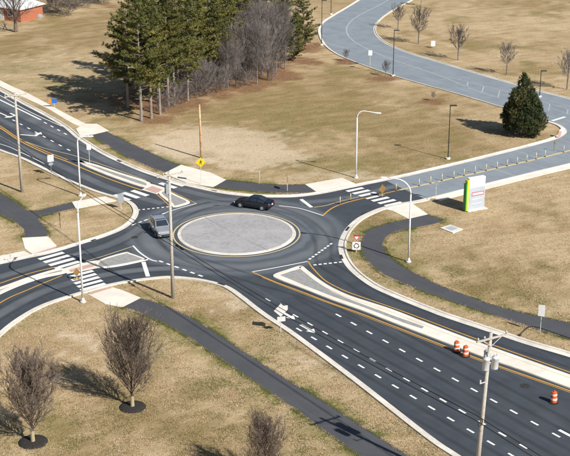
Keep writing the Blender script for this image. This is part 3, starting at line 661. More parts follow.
# ------------------------------------------------------------------ street furniture
def tilt_pts(p, q): return [p, q]
def utility_pole(base, h, rz, lab, transformers=0, box=False, arm=2.9):
    o = empty('utility_pole', base, rz, lab, 'pole', 'wooden utility poles carrying the cables')
    MB().tube([(0, 0, -0.2), (0, 0, h * 0.5), (0, 0, h)], [0.19, 0.16, 0.125], 12).build('pole', M['weathered_wood'], o, True)
    ca_ = MB().box((0, -0.17, h - 0.35), (arm, 0.1, 0.13)).build('crossarm', M['weathered_wood'], o)
    for x in (-arm / 2 + 0.12, -arm / 4, arm / 2 - 0.12):
        MB().lathe([(0.02, 0), (0.06, 0.02), (0.05, 0.1), (0.075, 0.12), (0.05, 0.2), (0.02, 0.24)], 8, (x, -0.17, h - 0.285)).build('insulator', M['porcelain'], ca_, True)
    for s in (-1, 1): MB().tube([(s * 0.02, -0.15, h - 1.0), (s * arm * 0.3, -0.2, h - 0.4)], 0.02, 5).build('brace', M['galv'], ca_)
    for k in range(transformers):
        a = math.radians((-150, -30, 60)[k]); c = Vector((math.cos(a) * 0.5, math.sin(a) * 0.5 - 0.02, h - 2.75 + (0.0, -0.1, 0.12)[k]))
        t = MB().lathe([(0.05, 0), (0.24, 0.02), (0.26, 0.1), (0.26, 0.85), (0.28, 0.87), (0.28, 0.93), (0.2, 1.0), (0.03, 1.04)], 14, c).build('transformer', M['porcelain'], o, True)
        for s in (-1, 1): MB().lathe([(0.03, 0), (0.05, 0.03), (0.035, 0.1), (0.05, 0.12), (0.03, 0.26)], 7, c + Vector((s * 0.12, 0, 0.98))).build('bushing', M['porcelain'], t, True)
        MB().tube([c + Vector((0, 0, 0.5)), Vector((0, 0, c.z + 0.5))], 0.05, 6).build('bracket', M['galv'], t)
    if transformers:
        m = MB().tube([(0.1, 0, h - 3.9), (-0.65, -0.1, h - 3.85)], 0.035, 6); m.box((-0.65, -0.1, h - 3.72), (0.09, 0.09, 0.3)).build('standoff_arm', M['galv'], o)
        MB().tube([(math.cos(a) * 0.22 - 0.3, -0.15, h * 0.46 + math.sin(a) * 0.3) for a in np.linspace(0, 6.28, 14)], 0.025, 5).build('cable_coil', M['cable'], o)
    if box:
        MB().box((-0.32, -0.05, h - 1.75), (0.34, 0.34, 0.95)).build('equipment_box', M['sign_back'], o)
    return o
WDIR = (P(173, 298) - P(22, 192)); WRZ = math.atan2(WDIR.y, WDIR.x) + math.pi / 2
sv = Vector((-SD.x, -SD.y, 0)) / SD.z
H1 = height_of((22, 192), 92.5); H2 = height_of((173, 298), 171)
H3 = 13.1
b3 = P(474.6, 492)
utility_pole(P(22, 192), H1, WRZ, 'grey wooden utility pole with crossarm beside the upper left road', 0)
utility_pole(P(173, 298), H2, WRZ, 'grey wooden utility pole with dark box standing left of the roundabout', 0, True)
u3 = utility_pole(b3, H3, WRZ, 'grey wooden utility pole with transformers rising at the lower right', 3)
u3.rotation_euler = (Matrix.Rotation(math.radians(2.3), 3, 'Y') @ Matrix.Rotation(WRZ, 3, 'Z')).to_euler()
def overhead(pts, dz, lab, side):
    m = MB(); Q = []
    for a, b in zip(pts, pts[1:]):
        for k in range(14):
            t = k / 14; q = a.lerp(b, t); q.z -= 4 * dz * t * (1 - t); Q.append(q)
    Q.append(pts[-1]); nn = Vector((-WDIR.y, WDIR.x, 0)).normalized() * side
    m.tube([q + nn for q in Q], 0.03, 5)
    o = tag(m.build('overhead_cable', M['cable']), lab, 'cable', 'cables strung along the utility poles')
    if side < -0.25:
        d = (pts[3] - pts[2]); L = d.length
        for t in (1.7 / L, 2.5 / L):
            q = pts[2] + d * t + nn; q.z -= 4 * dz * t * (1 - t) + 0.06; u = d / L
            MB().tube([q - u * 0.32, q - u * 0.24, q + u * 0.24, q + u * 0.32], [0.05, 0.13, 0.13, 0.05], 8).build('splice_case', M['cable'], o, True)
    return o
p1, p2 = P(22, 192), P(173, 298)
before = p1 + (p1 - p2) * 1.0; after = b3 + (b3 - p2) * 0.8
for hh, sd, lab in ((6.35, -0.26, 'upper black cable strung between the utility poles over the road'), (5.9, -0.22, 'lower black cable strung between the utility poles over the road')):
    overhead([Vector((q.x, q.y, hh * k)) for q, k in ((before, 1), (p1, 1.0), (p2, 1.0), (b3, 1.03), (after, 1.03))], 0.45, lab, sd)
def lamp_post(base, top_y, arm_dir, arm_len, lab, drop=0.0, curve=0.9):
    h = height_of(base, top_y); o = empty('lamp_post', P(*base), 0, lab, 'lamp post', 'pale street lamp posts')
    MB().lathe([(0.3, 0), (0.3, 0.12), (0.2, 0.16), (0.16, 0.42), (0.12, 0.46)], 12).build('base', M['galv'], o)
    d = Vector((arm_dir[0], arm_dir[1], 0)).normalized()
    MB().tube([(0, 0, 0.3), (0, 0, h * 0.5), (0, 0, h - curve)], [0.11, 0.095, 0.08], 10).build('pole', M['white_metal'], o, True)
    arc = [Vector((0, 0, h - curve)) + d * (curve * (1 - math.cos(a))) + Vector((0, 0, curve * math.sin(a))) for a in np.linspace(0, math.pi / 2, 7)]
    end = Vector((0, 0, h - drop)) + d * arm_len
    a_ = MB().tube(arc + [arc[-1].lerp(end, 0.5), end], [0.08] * 5 + [0.07, 0.06, 0.055, 0.05], 8).build('arm', M['white_metal'], o, True)
    rz = math.atan2(d.y, d.x); c = end + d * 0.3
    hd = MB().box(c + Vector((0, 0, 0.0)), (0.72, 0.3, 0.1), rz, 0.8).build('lamp_head', M['white_metal'], o)
    MB().box(c + Vector((0, 0, -0.065)), (0.5, 0.22, 0.03), rz).build('lens', M['lamp_clear'], hd)
    return o
lamp_post((83, 302), 204, (0.1, 1), 2.4, 'pale lamp post at the near end of the lower left crossing')
lamp_post((80.5, 196), 137, (1, 0.25), 1.3, 'pale lamp post below the upper left road', curve=0.6)
lamp_post((356, 178), 110.5, (1, -0.3), 2.4, 'pale lamp post with arm to the right above the roundabout', 0.1)
lamp_post((408.5, 262), 180, (-1, 0.25), 2.6, 'pale lamp post with curved arm to the left beside the curving path', -0.05, 1.6)
lamp_post((632, 360), 270, (-0.6, -1), 2.6, 'pale lamp post at the right beyond the path', curve=1.0)

def park_lamp(base, h, lab, ang=0.0):
    o = empty('park_lamp', P(*base), ang, lab, 'lamp post', 'dark park lamp posts')
    MB().lathe([(0.32, 0), (0.32, 0.18), (0.26, 0.22)], 12).build('footing', M['pad_concrete'], o)
    MB().tube([(0, 0, 0.18), (0, 0, h)], [0.08, 0.06], 6).build('pole', M['dark_metal'], o)
    MB().box((0.42, 0, h - 0.06), (0.85, 0.34, 0.13)).build('lamp_head', M['dark_metal'], o)
    return o
park_lamp((448, 159), height_of((448, 159), 105), 'dark lamp post left of the dense evergreen tree')
park_lamp((393, 76), height_of((393, 76), 30), 'dark lamp post on the near kerb of the park road')
park_lamp((321.6, 45), height_of((321.6, 45), 0), 'dark lamp post at the outer bend of the park road')
park_lamp((331, 14.5), 7.3, 'dark lamp post at the top of the park road')
park_lamp((539.5, 97), height_of((539.5, 97), 70.5), 'dark lamp post behind the dense evergreen tree')

o = empty('wooden_post', P(201.4, 158), 0, 'tall orange brown wooden pole standing on bare sandy ground', 'pole')
hw = height_of((201.4, 158), 105)
MB().tube([(0, 0, -0.2), (-0.05, 0, hw * 0.5), (-0.12, 0, hw)], [0.17, 0.15, 0.12], 12).build('pole', M['new_wood'], o, True)
MB().lathe([(0.124, 0), (0.11, 0.03), (0.02, 0.05)], 12, (-0.12, 0, hw)).build('pole_cap', M['galv'], o, True)

FACE = lambda p: math.atan2(-p.x, p.y)     # rotation that turns -Y towards a viewer on the drone's side
def post_sign(name, base, ytop, shape, w, h, lab, cat='sign', mat='sign_white', back=None, post='galv', yaw=0.0, extra=None, ph=None):
    p = P(*base); H = ph or height_of(base, ytop); o = empty(name, p, yaw, lab, cat)
    MB().tube([(0, 0.04, -0.1), (0, 0.04, H)], 0.035, 6).build('post', M[post], o)
    zc = H - (h / 2)
    if shape == 'diamond': pts = [(0, 0, zc - h / 2), (w / 2, 0, zc), (0, 0, zc + h / 2), (-w / 2, 0, zc)]
    elif shape == 'triangle': pts = [(0, 0, zc - h / 2), (w / 2, 0, zc + h / 2), (-w / 2, 0, zc + h / 2)]
    elif shape == 'disc': pts = [(math.cos(a) * w / 2, 0, zc + math.sin(a) * h / 2) for a in np.linspace(0, 2 * math.pi, 20, endpoint=False)]
    else: pts = [(-w / 2, 0, zc - h / 2), (w / 2, 0, zc - h / 2), (w / 2, 0, zc + h / 2), (-w / 2, 0, zc + h / 2)]
    pl = MB().prism(pts, (0, -0.02, 0)).build('sign_plate', M[mat], o)
    if extra: extra(o, pl, zc)
    return o
def walker(o, pl, zc):                     # pedestrian symbol on the yellow diamond
    y = -0.024
    m = MB(); m.poly([(math.cos(a) * 0.06, y, zc + 0.26 + math.sin(a) * 0.06) for a in np.linspace(0, 6.28, 12, endpoint=False)])
    m.poly([(-0.07, y, zc - 0.03), (0.07, y, zc - 0.03), (0.08, y, zc + 0.17), (-0.05, y, zc + 0.17)])
    m.poly([(0.05, y, zc + 0.1), (0.2, y, zc - 0.02), (0.2, y, zc + 0.04), (0.07, y, zc + 0.17)])
    m.poly([(-0.05, y, zc + 0.15), (-0.2, y, zc + 0.0), (-0.17, y, zc - 0.05), (-0.05, y, zc + 0.06)])
    m.poly([(0.0, y, zc - 0.03), (0.07, y, zc - 0.03), (0.17, y, zc - 0.3), (0.09, y, zc - 0.3)])
    m.poly([(-0.07, y, zc - 0.03), (0.0, y, zc - 0.03), (-0.1, y, zc - 0.3), (-0.18, y, zc - 0.3)])
    m.build('walking_figure', M['sign_black'], pl, fix=False)
post_sign('crossing_sign', (201.2, 184.5), 157.5, 'diamond', 1.25, 1.25, 'bright yellow diamond pedestrian sign on a thin post', mat='sign_yellow', extra=walker)
def brown_back(o, pl, zc):
    MB().box((0, 0.03, zc - 0.75), (0.6, 0.02, 0.3)).build('arrow_plate', M['sign_brown'], o)
post_sign('crossing_sign', (382.2, 196.6), 184.5, 'diamond', 1.0, 1.15, 'brown backed diamond sign at the right hand crossing', mat='sign_brown', extra=brown_back, yaw=0.3)
post_sign('crossing_sign', (77, 280), 268, 'diamond', 0.75, 0.95, 'brown backed diamond sign at the lower left crossing', mat='sign_brown', extra=brown_back, yaw=0.4)
def yield_ring(o, pl, zc):
    m = MB(); y = -0.024; h = 0.42; 
    m.poly([(0, y, zc - 0.2), (0.24, y, zc + 0.18), (-0.24, y, zc + 0.18)]); m.build('white_centre', M['sign_white'], pl, fix=False)
    p = MB().prism([(-0.45, 0, zc - 1.35), (0.45, 0, zc - 1.35), (0.45, 0, zc - 0.45), (-0.45, 0, zc - 0.45)], (0, -0.02, 0)).build('roundabout_plate', M['sign_white'], o)
    for k in range(3):
        a0 = k * 2.094 + 0.4; m = MB(); c = (0, zc - 0.9)
        A = [a0 + 1.5 * i / 6 for i in range(7)]
        m.poly([(math.cos(a) * 0.31, y, c[1] + math.sin(a) * 0.31) for a in A] + [(math.cos(a) * 0.21, y, c[1] + math.sin(a) * 0.21) for a in reversed(A)])
        e = a0 + 1.5; m.poly([(math.cos(e) * 0.38, y, c[1] + math.sin(e) * 0.38), (math.cos(e + 0.45) * 0.26, y, c[1] + math.sin(e + 0.45) * 0.26), (math.cos(e) * 0.14, y, c[1] + math.sin(e) * 0.14)])
        m.build('circulating_arrow', M['sign_black'], p, fix=False)
post_sign('yield_sign', (356.3, 252.5), 233.6, 'triangle', 0.8, 0.72, 'red and white yield sign over a white roundabout plate', mat='sign_red', extra=yield_ring, ph=2.05)
post_sign('road_sign', (540, 333.5), 305, 'rect', 0.62, 1.15, 'small white rectangular sign on a post beside the right path', yaw=-0.35)
post_sign('road_sign', (435.6, 200), 181, 'rect', 0.45, 0.6, 'small grey sign on a post between roundabout and monument sign', mat='sign_back')
post_sign('road_sign', (89.8, 166.5), 144.6, 'rect', 0.55, 0.7, 'white rectangular sign on the upper left median', mat='sign_white', yaw=0.2)
post_sign('road_sign', (121.2, 209), 193.5, 'rect', 0.7, 1.15, 'grey back of a sign at the left crossing', mat='sign_back', yaw=0.3)
def lane_plate(o, pl, zc):
    MB().prism([(math.cos(a) * 0.32, 0, zc - 0.75 + math.sin(a) * 0.2) for a in np.linspace(0, 6.28, 14, endpoint=False)], (0, -0.02, 0)).build('round_plate', M['sign_back'], o)
    m = MB()
    for k in (-1, 0, 1): m.box((k * 0.22, -0.026, zc + 0.02 * k), (0.05, 0.006, 0.55)); m.box((k * 0.22, -0.026, zc + 0.28), (0.13, 0.006, 0.08))
    m.build('lane_symbol', M['sign_back'], pl)
post_sign('road_sign', (51.6, 176), 155, 'rect', 0.8, 0.9, 'pale lane sign with round plate beside the lower edge of the upper left road', yaw=0.5, extra=lane_plate, post='sign_back')
def back_plates(o, pl, zc):
    MB().box((0.05, -0.01, zc - 0.92), (0.8, 0.02, 0.5)).build('lower_plate', M['galv'], o)
    MB().box((0.42, -0.02, zc + 0.22), (0.5, 0.02, 0.42)).build('side_plate', M['galv'], o)
post_sign('guide_sign', (280.8, 333), 303.5, 'diamond', 1.35, 1.35, 'cluster of pale sign plates on a post by the lower kerb', mat='galv', yaw=0.25, extra=back_plates)
def blue_extra(o, pl, zc):
    MB().box((-0.66, -0.01, zc), (0.36, 0.03, 0.62)).build('orange_plate', M['sign_orange'], o)
post_sign('road_sign', (54.6, 107.5), 98.6, 'rect', 0.75, 0.72, 'bright blue sign with orange edge in the pine shade', mat='sign_blue', extra=blue_extra)
post_sign('park_sign', (433, 48), 41, 'rect', 0.75, 0.95, 'small white sign on grass beyond the park road', yaw=0.1)
post_sign('park_sign', (370, 66), 50.5, 'rect', 0.65, 0.85, 'small white sign in front of the park road bend', yaw=0.1)
post_sign('marker_post', (60.3, 228), 213, 'rect', 0.12, 0.3, 'thin dark post in the grass left of the crossings', 'post', mat='dark_metal', post='dark_metal')
post_sign('road_sign', (287.6, 191), 176.5, 'rect', 0.75, 0.75, 'sign seen edge on beside the path above the black car', mat='sign_back', yaw=1.5)
post_sign('marker_post', (259.5, 181.5), 171.5, 'rect', 0.12, 0.25, 'thin pale post on the grass above the black car', 'post', mat='galv')
post_sign('marker_post', (10.8, 262.5), 253.5, 'rect', 0.16, 0.3, 'short post on the left pavement strip', 'post', mat='galv')
# leaning works sign at the wedge corner
o = empty('works_sign', P(558.5, 138), 0.0, 'leaning red and white works sign at the corner below the park road', 'sign')
MB().prism([(-0.25, 0, 0.15), (0.2, 0, 0.15), (0.45, 0, 1.0), (0.05, 0, 1.05)], (0, -0.03, 0)).build('lower_panel', mk('pale_red', (0.62, 0.4, 0.36), (0.55, 0.34, 0.3)), o)
MB().prism([(0.0, -0.02, 1.05), (0.45, -0.02, 0.98), (0.85, 0.12, 1.35), (0.4, 0.12, 1.5)], (0, -0.03, 0.02)).build('upper_panel', M['sign_white'], o)
MB().tube([(0.0, 0.05, 0), (0.3, 0.05, 1.1)], 0.03, 6).build('leg', M['galv'], o)
post_sign('marker_post', (536.8, 142.5), 135, 'rect', 0.14, 0.3, 'short brown post on the wedge of grass below the evergreen', 'post', mat='sign_brown', post='sign_brown')
post_sign('marker_post', (554, 151), 141.5, 'diamond', 0.4, 0.4, 'small diamond marker on the yellow median near the right edge', 'post', mat='sign_brown', post='sign_brown')

# yellow tubular delineators on the right-hand median
ORD = ['first', 'second', 'third', 'fourth', 'fifth', 'sixth', 'seventh', 'eighth', 'ninth', 'tenth', 'eleventh', 'twelfth', 'thirteenth', 'fourteenth', 'fifteenth', 'sixteenth', 'seventeenth', 'eighteenth', 'nineteenth', 'twentieth', 'twenty-first', 'twenty-second']
M['post_yellow'] = mk('delineator_yellow', (0.66, 0.58, 0.34), (0.6, 0.5, 0.25), 4.0, 0.6)
M['post_grey'] = mk('delineator_band', (0.72, 0.72, 0.7), (0.66, 0.66, 0.64), 4.0, 0.6)
def delineator():
    o = empty('delineator_post', (0, 0, 0.026), 0)
    MB().lathe([(0.14, 0), (0.14, 0.03), (0.07, 0.07)], 10).build('base', M['rubber'], o)
    MB().lathe([(0.055, 0.05), (0.05, 0.55), (0.06, 0.86), (0.05, 0.92), (0.02, 0.94)], 8).build('tube', M['post_yellow'], o, True)
    MB().lathe([(0.064, 0.62), (0.064, 0.78)], 8).build('reflective_band', M['post_grey'], o)
    return o
dl = delineator(); dpos = [(340, 204.2), (350.5, 200.6), (396, 190.8), (419, 186), (430.5, 183.5), (441.8, 180.9), (453.7, 178.2), (464, 175.9), (475, 173.4), (486, 170.9), (497, 168.4), (507, 166.1), (517, 163.8), (526.6, 161.6), (536, 159.3), (545, 157), (563.5, 152.4)]
for i, q in enumerate(dpos):
    o = dl if i == 0 else copy_tree(dl); g_ = P(*q); o.location = (g_.x, g_.y, 0.026)
    tag(o, ORD[i] + ' yellow delineator post from the roundabout along the right median', 'bollard', 'delineator posts on the right median')

# traffic barrels
def barrel():
    o = empty('traffic_barrel', (0, 0, 0), 0)
    MB().lathe([(0.44, 0), (0.44, 0.05), (0.3, 0.1)], 18).build('rubber_base', M['rubber'], o)
    b = MB().lathe([(0.29, 0.08), (0.29, 0.27), (0.275, 0.29), (0.275, 0.48), (0.26, 0.5), (0.26, 0.68), (0.245, 0.7), (0.245, 0.88), (0.225, 0.9), (0.22, 0.99), (0.1, 1.02)], 18).build('drum', M['barrel_orange'], o)
    for z0, z1, r in ((0.3, 0.46, 0.2795), (0.71, 0.86, 0.2495)): MB().lathe([(r, z0), (r, z1)], 18).build('reflective_band', M['sign_white'], b)
    MB().tube([(-0.12, 0, 1.0), (-0.1, 0, 1.1), (0.1, 0, 1.1), (0.12, 0, 1.0)], 0.03, 6).build('handle', M['barrel_orange'], o)
    return o
br = barrel()
for i, (q, lab) in enumerate((((456.4, 351.5), 'orange and white traffic barrel, the farther of the pair by the median'), ((465.3, 356.2), 'orange and white traffic barrel, the nearer of the pair by the median'), ((553.6, 402.5), 'lone orange and white traffic barrel at the right edge'))):
    o = br if i == 0 else copy_tree(br); g_ = P(*q); o.location = (g_.x, g_.y, 0.012); o.rotation_euler = (0, 0, i * 0.7)
    tag(o, lab, 'traffic barrel', 'orange traffic barrels')

# monument sign
pA, pB = P(468.5, 210.5), P(486.5, 207.6); dv = pB - pA; wS = 2.3; hS = height_of((478, 209), 177) * 0.99
o = empty('monument_sign', P(476, 210), math.atan2(dv.y, dv.x) + 0.05, 'tall white and grey monument sign with yellow green stripe beside the right road', 'sign')
MB().box((0.1, 0.3, 0.05), (wS + 0.5, 1.1, 0.1)).build('plinth', M['concrete'], o)
b_ = MB().box((0, 0.25, 0.1 + hS / 2), (wS, 0.5, hS)).build('body', M['sign_white'], o)
MB().box((0.0, -0.012, 0.1 + hS * 0.36), (wS - 0.06, 0.03, hS * 0.68)).build('lower_panel', M['panel_grey'], b_)
fr = MB(); z0, z1 = hS * 0.47, hS * 0.57
for c, d in (((0.12, -0.035, z0), (1.72, 0.02, 0.06)), ((0.12, -0.035, z1), (1.72, 0.02, 0.06)), ((0.95, -0.036, (z0 + z1) / 2), (0.06, 0.02, z1 - z0 + 0.06)), ((-0.71, -0.036, (z0 + z1) / 2), (0.06, 0.02, z1 - z0 + 0.06))): fr.box(c, d)
fr.build('red_outline', M['sign_red'], b_)
MB().box((0.12, -0.034, (z0 + z1) / 2), (1.56, 0.012, 0.2)).build('name_strip', M['sign_white'], b_)
for k in range(2): MB().box((0.0, -0.032, hS * (0.36 - 0.14 * k)), (1.5, 0.012, 0.05)).build('text_line', M['sign_white'], b_)
MB().box((-wS / 2 - 0.13, 0.25, 0.1 + hS * 0.48), (0.255, 0.52, hS * 0.95)).build('stripe', M['panel_lime'], o)
MB().box((-wS / 2 - 0.335, 0.25, 0.1 + hS * 0.42), (0.15, 0.5, hS * 0.84)).build('stripe', M['panel_green'], o)

# utility vault lid
o = sheet('utility_vault', G([(440, 228.5), (450, 225.4), (463, 229.6), (453, 233.6)], 0), 0.1, M['concrete'], None, None, thick=0.12)
tag(o, 'flat grey concrete utility vault lid in the grass', 'vault')
sheet('lid', G([(445, 228.6), (451, 226.6), (458, 229.2), (452, 231.6)], 0), 0.112, M['panel_grey'], o, None, hard=False, thick=0.02)
# storm drain inlets in the kerbs (children of the road)
for a, b in (((346, 231), (349, 227)), ((361.5, 214.8), (365.5, 212.6)), ((117, 160.2), (121, 162.2)), ((212, 190.4), (217, 191.4)), ((218, 283.2), (225, 285.4)), ((91, 241), (96, 239.4)), ((340.6, 255), (342.2, 259))):
    quad_bar((P(*a) + P(*b)) / 2 + Vector((0, 0, 0)), P(*b) - P(*a), (P(*b) - P(*a)).length, 0.3, 'drain_grate', 'dark_metal', 0.036)
for q, r in (((134.6, 237.4), 0.4), ((525, 386), 0.45)):
    c = P(*q); MB().poly([(c.x + r * math.cos(a), c.y + r * math.sin(a), ZP) for a in np.linspace(0, 6.28, 18, endpoint=False)]).build('manhole_cover', M['dark_metal'], road, fix=False)

# ------------------------------------------------------------------ cars
def car(name, loc, rz, lab, paint, roofm, st, glass_rows, L, wheel_x, wr, suv=False):
    """st: stations (x, half width, sill z, belt z, roof z, roof half width); nose at x = 0, +x is the tail"""
    o = empty(name, loc, rz, lab, 'car')
    m = MB()
    for x, w, zs, zb, zr, rw in st:
        x -= L / 2
        for s in (-1, 1):
            seq = [(w * 0.9, zs), (w, zs + 0.16), (w * 1.0, (zs + zb) / 2 + 0.05), (w * 0.96, zb), (rw, zr)]
            for y, z in (seq if s < 0 else reversed(seq)): m.v.append(Vector((x, s * y, z)))
    n = len(st)
    for i in range(n - 1):
        for k in range(10): m.f.append((i * 10 + k, i * 10 + (k + 1) % 10, i * 10 + 10 + (k + 1) % 10, i * 10 + 10 + k))
    m.f.append(tuple(range(10))); m.f.append(tuple((n - 1) * 10 + k for k in reversed(range(10))))
    body = m.build('body', M[paint], o)
    md = body.modifiers.new('soft', 'BEVEL'); md.width = 0.05; md.segments = 2; md.limit_method = 'ANGLE'; md.angle_limit = math.radians(22)
    def V(i, k): return m.v[i * 10 + k]
    def lerp4(a, b, c, d, u, v): return (a.lerp(b, u)).lerp(d.lerp(c, u), v)
    def pane(nm, a, b, c, d, u0, u1, v0, v1, mat, off=0.014):
        q = [lerp4(a, b, c, d, u, v) for u, v in ((u0, v0), (u1, v0), (u1, v1), (u0, v1))]
        nn = (q[1] - q[0]).cross(q[3] - q[0]).normalized(); ctr = sum(q, Vector()) / 4
        if nn.dot(ctr - Vector((0, 0, 0.7))) < 0: nn = -nn
        return MB().prism([p + nn * 0.004 for p in q], nn * off).build(nm, M[mat], body)
    for i, j, kind in glass_rows:
        if kind == 'side':
            for s in (0, 1):
                ka, kb = (3, 4) if s == 0 else (6, 5)
                pane('side_window', V(i, ka), V(j, ka), V(j, kb), V(i, kb), 0.05, 0.95, 0.12, 0.88, 'glass')
        elif kind == 'roof':
            pane('roof_panel', V(i, 4), V(j, 4), V(j, 5), V(i, 5), 0.04, 0.96, 0.06, 0.94, roofm, 0.01)
        else:
            pane('windscreen' if kind == 'front' else 'rear_window', V(i, 4), V(j, 4), V(j, 5), V(i, 5), 0.06, 0.94, 0.06, 0.94, 'glass')
    for x in wheel_x:
        for s in (-1, 1):
            y = s * (st[3][1] - 0.09); wh = MB()
            wh.tube([(x - L / 2, y - s * 0.11, wr), (x - L / 2, y + s * 0.115, wr)], wr, 18).build('wheel', M['rubber'], o)
            MB().tube([(x - L / 2, y + s * 0.1, wr), (x - L / 2, y + s * 0.125, wr)], wr * 0.62, 12).build('rim', M['sign_back'], o.children[-1])
            arch = MB().tube([(x - L / 2, y - s * 0.0, wr + 0.02), (x - L / 2, y + s * 0.098, wr + 0.02)], wr + 0.07, 18).build('wheel_arch', M['rubber'], o)
    w0, w1 = st[1][1], st[-2][1]
    for s in (-1, 1):
        MB().box((0.1 - L / 2, s * w0 * 0.72, st[1][3] - 0.12), (0.12, 0.36, 0.14)).build('headlight', M['lamp_clear'], o)
        MB().box((L / 2 - 0.06, s * w1 * 0.74, st[-2][3] - 0.16), (0.12, 0.38 if not suv else 0.22, 0.16 if not suv else 0.4)).build('tail_light', M['lamp_red'], o)
        MB().box((st[3][0] + 0.35 - L / 2, s * (st[3][1] + 0.09), st[3][3] + 0.06), (0.12, 0.2, 0.14)).build('mirror', M[paint], o)
    MB().box((L / 2 + 0.005, 0, 0.72 if not suv else 0.9), (0.03, 0.34, 0.15)).build('number_plate', M['sign_white'], o)
    MB().box((-L / 2 - 0.0, 0, 0.5), (0.05, 0.95, 0.16)).build('grille', M['rubber'], o)
    return o
a, b = P(237.2, 204.6), P(271.5, 209.6); ax = math.atan2(b.y - a.y, b.x - a.x)
sed = [(0.0, 0.66, 0.3, 0.6, 0.64, 0.56), (0.22, 0.82, 0.22, 0.68, 0.73, 0.68), (1.0, 0.9, 0.2, 0.82, 0.88, 0.74), (1.4, 0.91, 0.2, 0.9, 0.97, 0.76), (2.15, 0.91, 0.2, 0.95, 1.4, 0.62), (3.1, 0.91, 0.2, 0.97, 1.43, 0.62), (4.05, 0.9, 0.2, 0.96, 1.08, 0.7), (4.55, 0.86, 0.24, 0.92, 1.03, 0.7), (4.75, 0.76, 0.34, 0.84, 0.9, 0.62)]
car('sedan_car', (a + b) / 2 + Vector((0, 0, 0.012)), ax, 'black sedan driving along the far side of the roundabout', 'car_black', 'car_black', sed, [(3, 4, 'front'), (5, 6, 'rear'), (3, 4, 'side'), (4, 5, 'side'), (5, 6, 'side')], 4.75, (0.92, 3.78), 0.33)
a, b = P(166.2, 240), P(155.0, 225.5); ax = math.atan2(b.y - a.y, b.x - a.x)
suv = [(0.0, 0.7, 0.36, 0.78, 0.84, 0.6), (0.2, 0.86, 0.28, 0.9, 0.96, 0.74), (0.9, 0.93, 0.26, 1.0, 1.06, 0.78), (1.25, 0.94, 0.26, 1.04, 1.12, 0.8), (1.95, 0.94, 0.26, 1.08, 1.66, 0.66), (3.0, 0.94, 0.26, 1.08, 1.7, 0.67), (4.0, 0.93, 0.26, 1.08, 1.67, 0.66), (4.5, 0.9, 0.28, 1.06, 1.16, 0.72), (4.62, 0.84, 0.36, 0.9, 0.96, 0.7)]
car('sport_utility_car', (a + b) / 2 + Vector((0, 0, 0.012)), ax, 'silver car with blue sky reflection painted on its roof, on the left side of the roundabout', 'car_silver', 'car_roof', suv, [(3, 4, 'front'), (6, 7, 'rear'), (3, 4, 'side'), (4, 5, 'side'), (5, 6, 'side'), (4, 6, 'roof')], 4.62, (0.88, 3.65), 0.36, True)

# ------------------------------------------------------------------ house and boulder, far upper left
HW, HD, HH = 13.0, 6.6, 2.5; HRZ = math.radians(-31)
hc = P(21, 22.5) - Matrix.Rotation(HRZ, 3, 'Z') @ Vector((HW / 2, -HD / 2, 0))
o = empty('brick_house', hc, HRZ, 'red brick house with pale roof at the upper left corner', 'house')
def house():
    x, y = HW / 2, HD / 2
    MB().box((0, 0, HH / 2), (HW, HD, HH)).build('wall', M['brick'], o)
    e, zt, ze = 0.45, HH + 2.0, HH + 0.005; rx = x - y
    c = [Vector((-x - e, -y - e, ze)), Vector((x + e, -y - e, ze)), Vector((x + e, y + e, ze)), Vector((-x - e, y + e, ze))]
    r1, r2 = Vector((-rx, 0, zt)), Vector((rx, 0, zt)); rf = MB(); rf.v = c + [r1, r2] + [v + Vector((0, 0, 0.16)) for v in c] + [r1 + Vector((0, 0, 0.16)), r2 + Vector((0, 0, 0.16))]
    rf.f = [(3, 2, 1, 0), (6, 7, 11, 10), (7, 8, 11), (8, 9, 10, 11), (9, 6, 10), (0, 1, 7, 6), (1, 2, 8, 7), (2, 3, 9, 8), (3, 0, 6, 9)]
    rf.v[4] = Vector((0, 0, ze)); rf.v[5] = Vector((0, 0, ze))
    r = rf.build('roof', M['shingle'], o)
    MB().box((1.0, 0.6, HH + 1.8), (0.8, 0.7, 1.6)).build('chimney', M['brick'], r)
    for xx in (-4.4, -0.6, 3.8):
        w_ = MB().box((xx, -y - 0.02, 1.45), (1.3, 0.1, 1.2)).build('window', M['trim'], o); MB().box((xx, -y - 0.06, 1.45), (1.1, 0.06, 1.0)).build('pane', M['glass'], w_)
    d_ = MB().box((1.6, -y - 0.03, 1.05), (1.0, 0.08, 2.1)).build('door', M['trim'], o); MB().box((1.98, -y - 0.09, 1.05), (0.06, 0.06, 0.12)).build('handle', M['dark_metal'], d_)
house()
o = bpy.data.objects.new('boulder', bpy.data.meshes.new('boulder')); COL.objects.link(o)
bm = bmesh.new(); bmesh.ops.create_icosphere(bm, subdivisions=3, radius=0.75)
for v in bm.verts:
    k = 1 + 0.22 * (vn(v.co.x * 3 + 9, v.co.y * 3 + v.co.z * 2, 0.9) - 0.5); v.co = Vector((v.co.x * k, v.co.y * k * 0.8, max(v.co.z * k * 0.75, -0.3)))
bm.to_mesh(o.data); bm.free(); o.data.materials.append(M['grey_fill']); o.location = P(39.5, 18) + Vector((0, 0, 0.25)); tag(o, 'pale rounded boulder beside the brick house', 'boulder')

